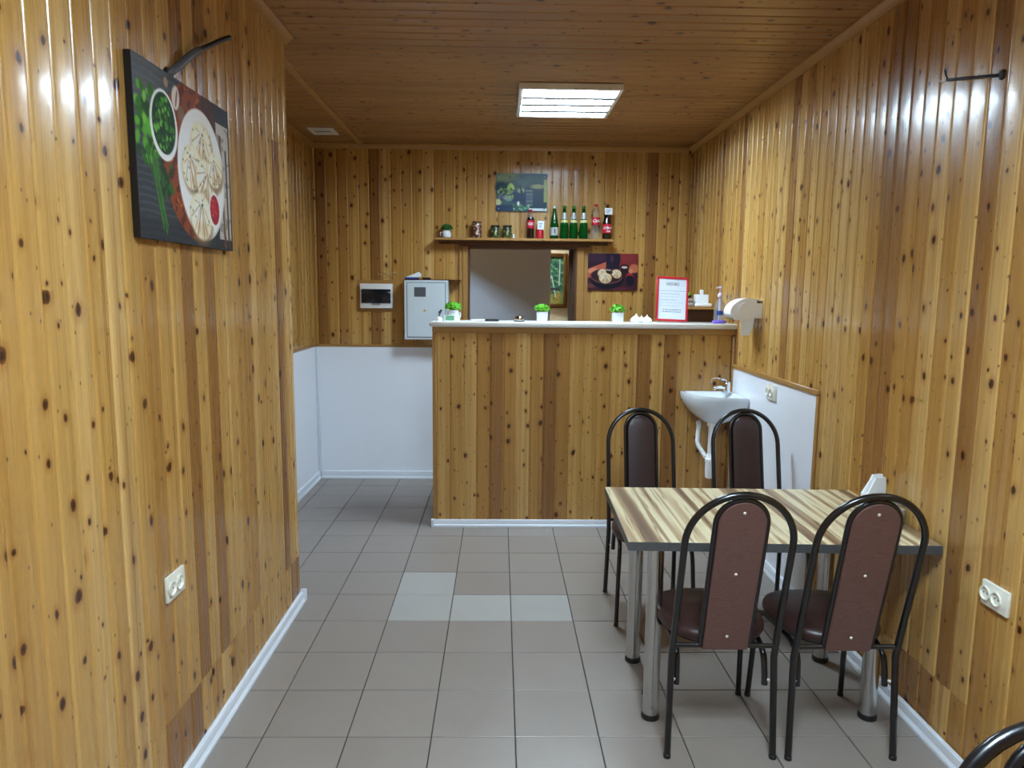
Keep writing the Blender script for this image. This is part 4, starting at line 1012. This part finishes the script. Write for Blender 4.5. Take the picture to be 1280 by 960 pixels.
MB().tube([(-.034, .228, .050), (-.036, .236, .066), (-.040, .238, .085)], .0026, 8).build('core', 'black', t)
MB().tube(bez([(-.034, .229, .048), (-.037, .256, .050), (-.04, .272, .064), (-.042, .28, .08)], 4), .0016, 6).build('core', 'cream_plastic', t)
MB().lathe([(0, 0), (.016, 0), (.013, .008), (0, .010)], 12, Matrix.Rotation(-PI/2, 4, 'Y')).build('collar', 'black', t)

# ------------------------------------------------------------------ electrics on the back wall
t = thing('fuse_box', 'white fuse box with a smoked dark window on the back wall', 'fuse box', (-1.012, YB-.005, 1.436))
MB().box(-.132, .132, -.040, 0, 0, .200, .006, seg=2).build('body', 'white_plastic', t)
MB().box(-.120, .120, -.052, -.0402, .042, .156, .005, seg=2).build('window', 'dark_glass', t)
MB().box(-.035, .035, -.050, -.0402, .028, .040, .002).build('latch', 'aluminium', t)
MB().box(-.165, .165, -.0015, .0, -.03, .23).build('back_board', 'pine_trim', t, 0)
t = thing('meter_cabinet', 'light grey metal meter cabinet mounted on the back wall', 'cabinet', (-.592, YB-.005, 1.190))
MB().box(-.176, .176, -.150, 0, 0, .476, .003).build('body', 'grey_enamel', t)
dr_ = MB().box(-.152, .152, -.158, -.1505, .022, .455, .002).build('door', 'grey_enamel', t)
MB().box(-.1565, .1565, -.1502, -.1495, .0175, .4595).build('door_seal', 'grey_conduit', t, 0)
MB().box(-.095, -.002, -.1605, -.1582, .345, .420, .001).build('meter_window', 'grey_conduit', dr_)
b = MB().prism([(-.030+.0, .225), (.006, .225), (-.012, .250)], 1, -.1592, -.1582); b.build('warning_sign', 'pale_label', dr_)
b = MB().prism([(-.016, .230), (-.008, .230), (-.012, .245)], 1, -.1597, -.1593); b.build('bolt_mark', 'black', dr_)
MB().lathe([(.012, 0), (.012, .010), (.008, .014), (0, .014)], 14, Matrix.Translation((.112, -.158, .222)) @ Matrix.Rotation(PI/2, 4, 'X')).build('lock', 'black', dr_)
t = thing('ledge', 'thin dark red ledge resting over the meter cabinet', 'shelf', (-.540, YB-.005, 1.6665)); MB().box(-.225, .225, -.150, 0, 0, .006, .001).build('board', 'rust_red', t, 0)
t = thing('paper_packet', 'blue and white packet on top of the meter cabinet', 'packet', (-.700, YB-.10, 1.673))
MB().box(-.065, .040, -.03, .05, 0, .016, .003).build('blue_folder', 'blue', t); MB().prism([(-.060, .0165), (.060, .0165), (.062, .040), (.045, .058)], 1, -.025, .04).build('paper_stack', 'paper', t)
t = thing('black_phone', 'small black object lying on the dark ledge', 'gadget', (-.590, YB-.10, 1.673)); MB().box(-.035, .030, -.03, .03, 0, .016, .004, seg=2).build('case', 'black', t)
t = thing('dried_sprig', 'small dried flower sprig pinned to the back wall', 'dried flowers', (-.895, YB-.008, 1.70))
r = np.random.default_rng(9); b = MB()
for k in range(9):
    p0 = Vector((-.05+.1*r.random(), -.004, -.01+.02*r.random())); p1 = p0+Vector((r.normal(0, .03), -.012, .02+.02*r.random())); b.tube([p0, (p0+p1)/2+Vector((0, -.006, 0)), p1], .0015, 5)
b.build('stalks', 'dried', t); b = MB()
for k in range(26): b.lathe([(0, -.005), (.005, 0), (0, .005)], 6, Matrix.Translation((-.055+.11*r.random(), -.012-.012*r.random(), -.02+.062*r.random())))
o = b.build('flower_heads', 'dried', t, 60); o['kind'] = 'stuff'

# ------------------------------------------------------------------ things on the table
t = thing('napkin_holder', 'white paper napkins standing in a small holder on the table by the wall', 'napkins', (1.484, 2.700, .7208), math.radians(25))
MB().box(-.045, .045, -.022, .022, 0, .012, .003).build('base', 'cream_plastic', t); MB().box(-.045, .045, -.022, -.018, .012, .058, .001).box(-.045, .045, .018, .022, .012, .058, .001).build('side_plates', 'clear_glass', t)
def nap(y0, y1, top, sk_):
    MB().prism([(-.050, .013), (.046, .013), (.052, .10), (.046+sk_, top), (-.008+sk_, top+.002), (-.055, .085)], 1, y0, y1).build('napkin', 'paper', t)
nap(-.016, -.006, .145, .0); nap(-.005, .004, .156, -.004); nap(.005, .015, .138, .006)
t = thing('sugar_jar', 'small glass jar of grey sugar on the table edge by the wall', 'jar', (1.506, 2.585, .7208))
MB().lathe([(0, .003), (.034, .003), (.037, .010), (.037, .056), (0, .058)], 22).build('contents', 'sugar', t)
MB().lathe([(0, 0), (.034, 0), (.040, .008), (.040, .060), (.036, .070), (.036, .076), (.034, .076), (.034, .069), (.038, .058), (.038, .042)], 24).build('glass', 'clear_glass', t)
MB().lathe([(.036, .0765), (.038, .078), (.038, .088), (0, .090)], 22).build('lid', 'clear_plastic', t)
t = thing('green_packet', 'small bright green packet behind the sugar jar', 'packet', (1.522, 2.640, .7208)); MB().box(-.02, .02, -.006, .006, 0, .085, .003).build('sachet', 'green_lid', t)
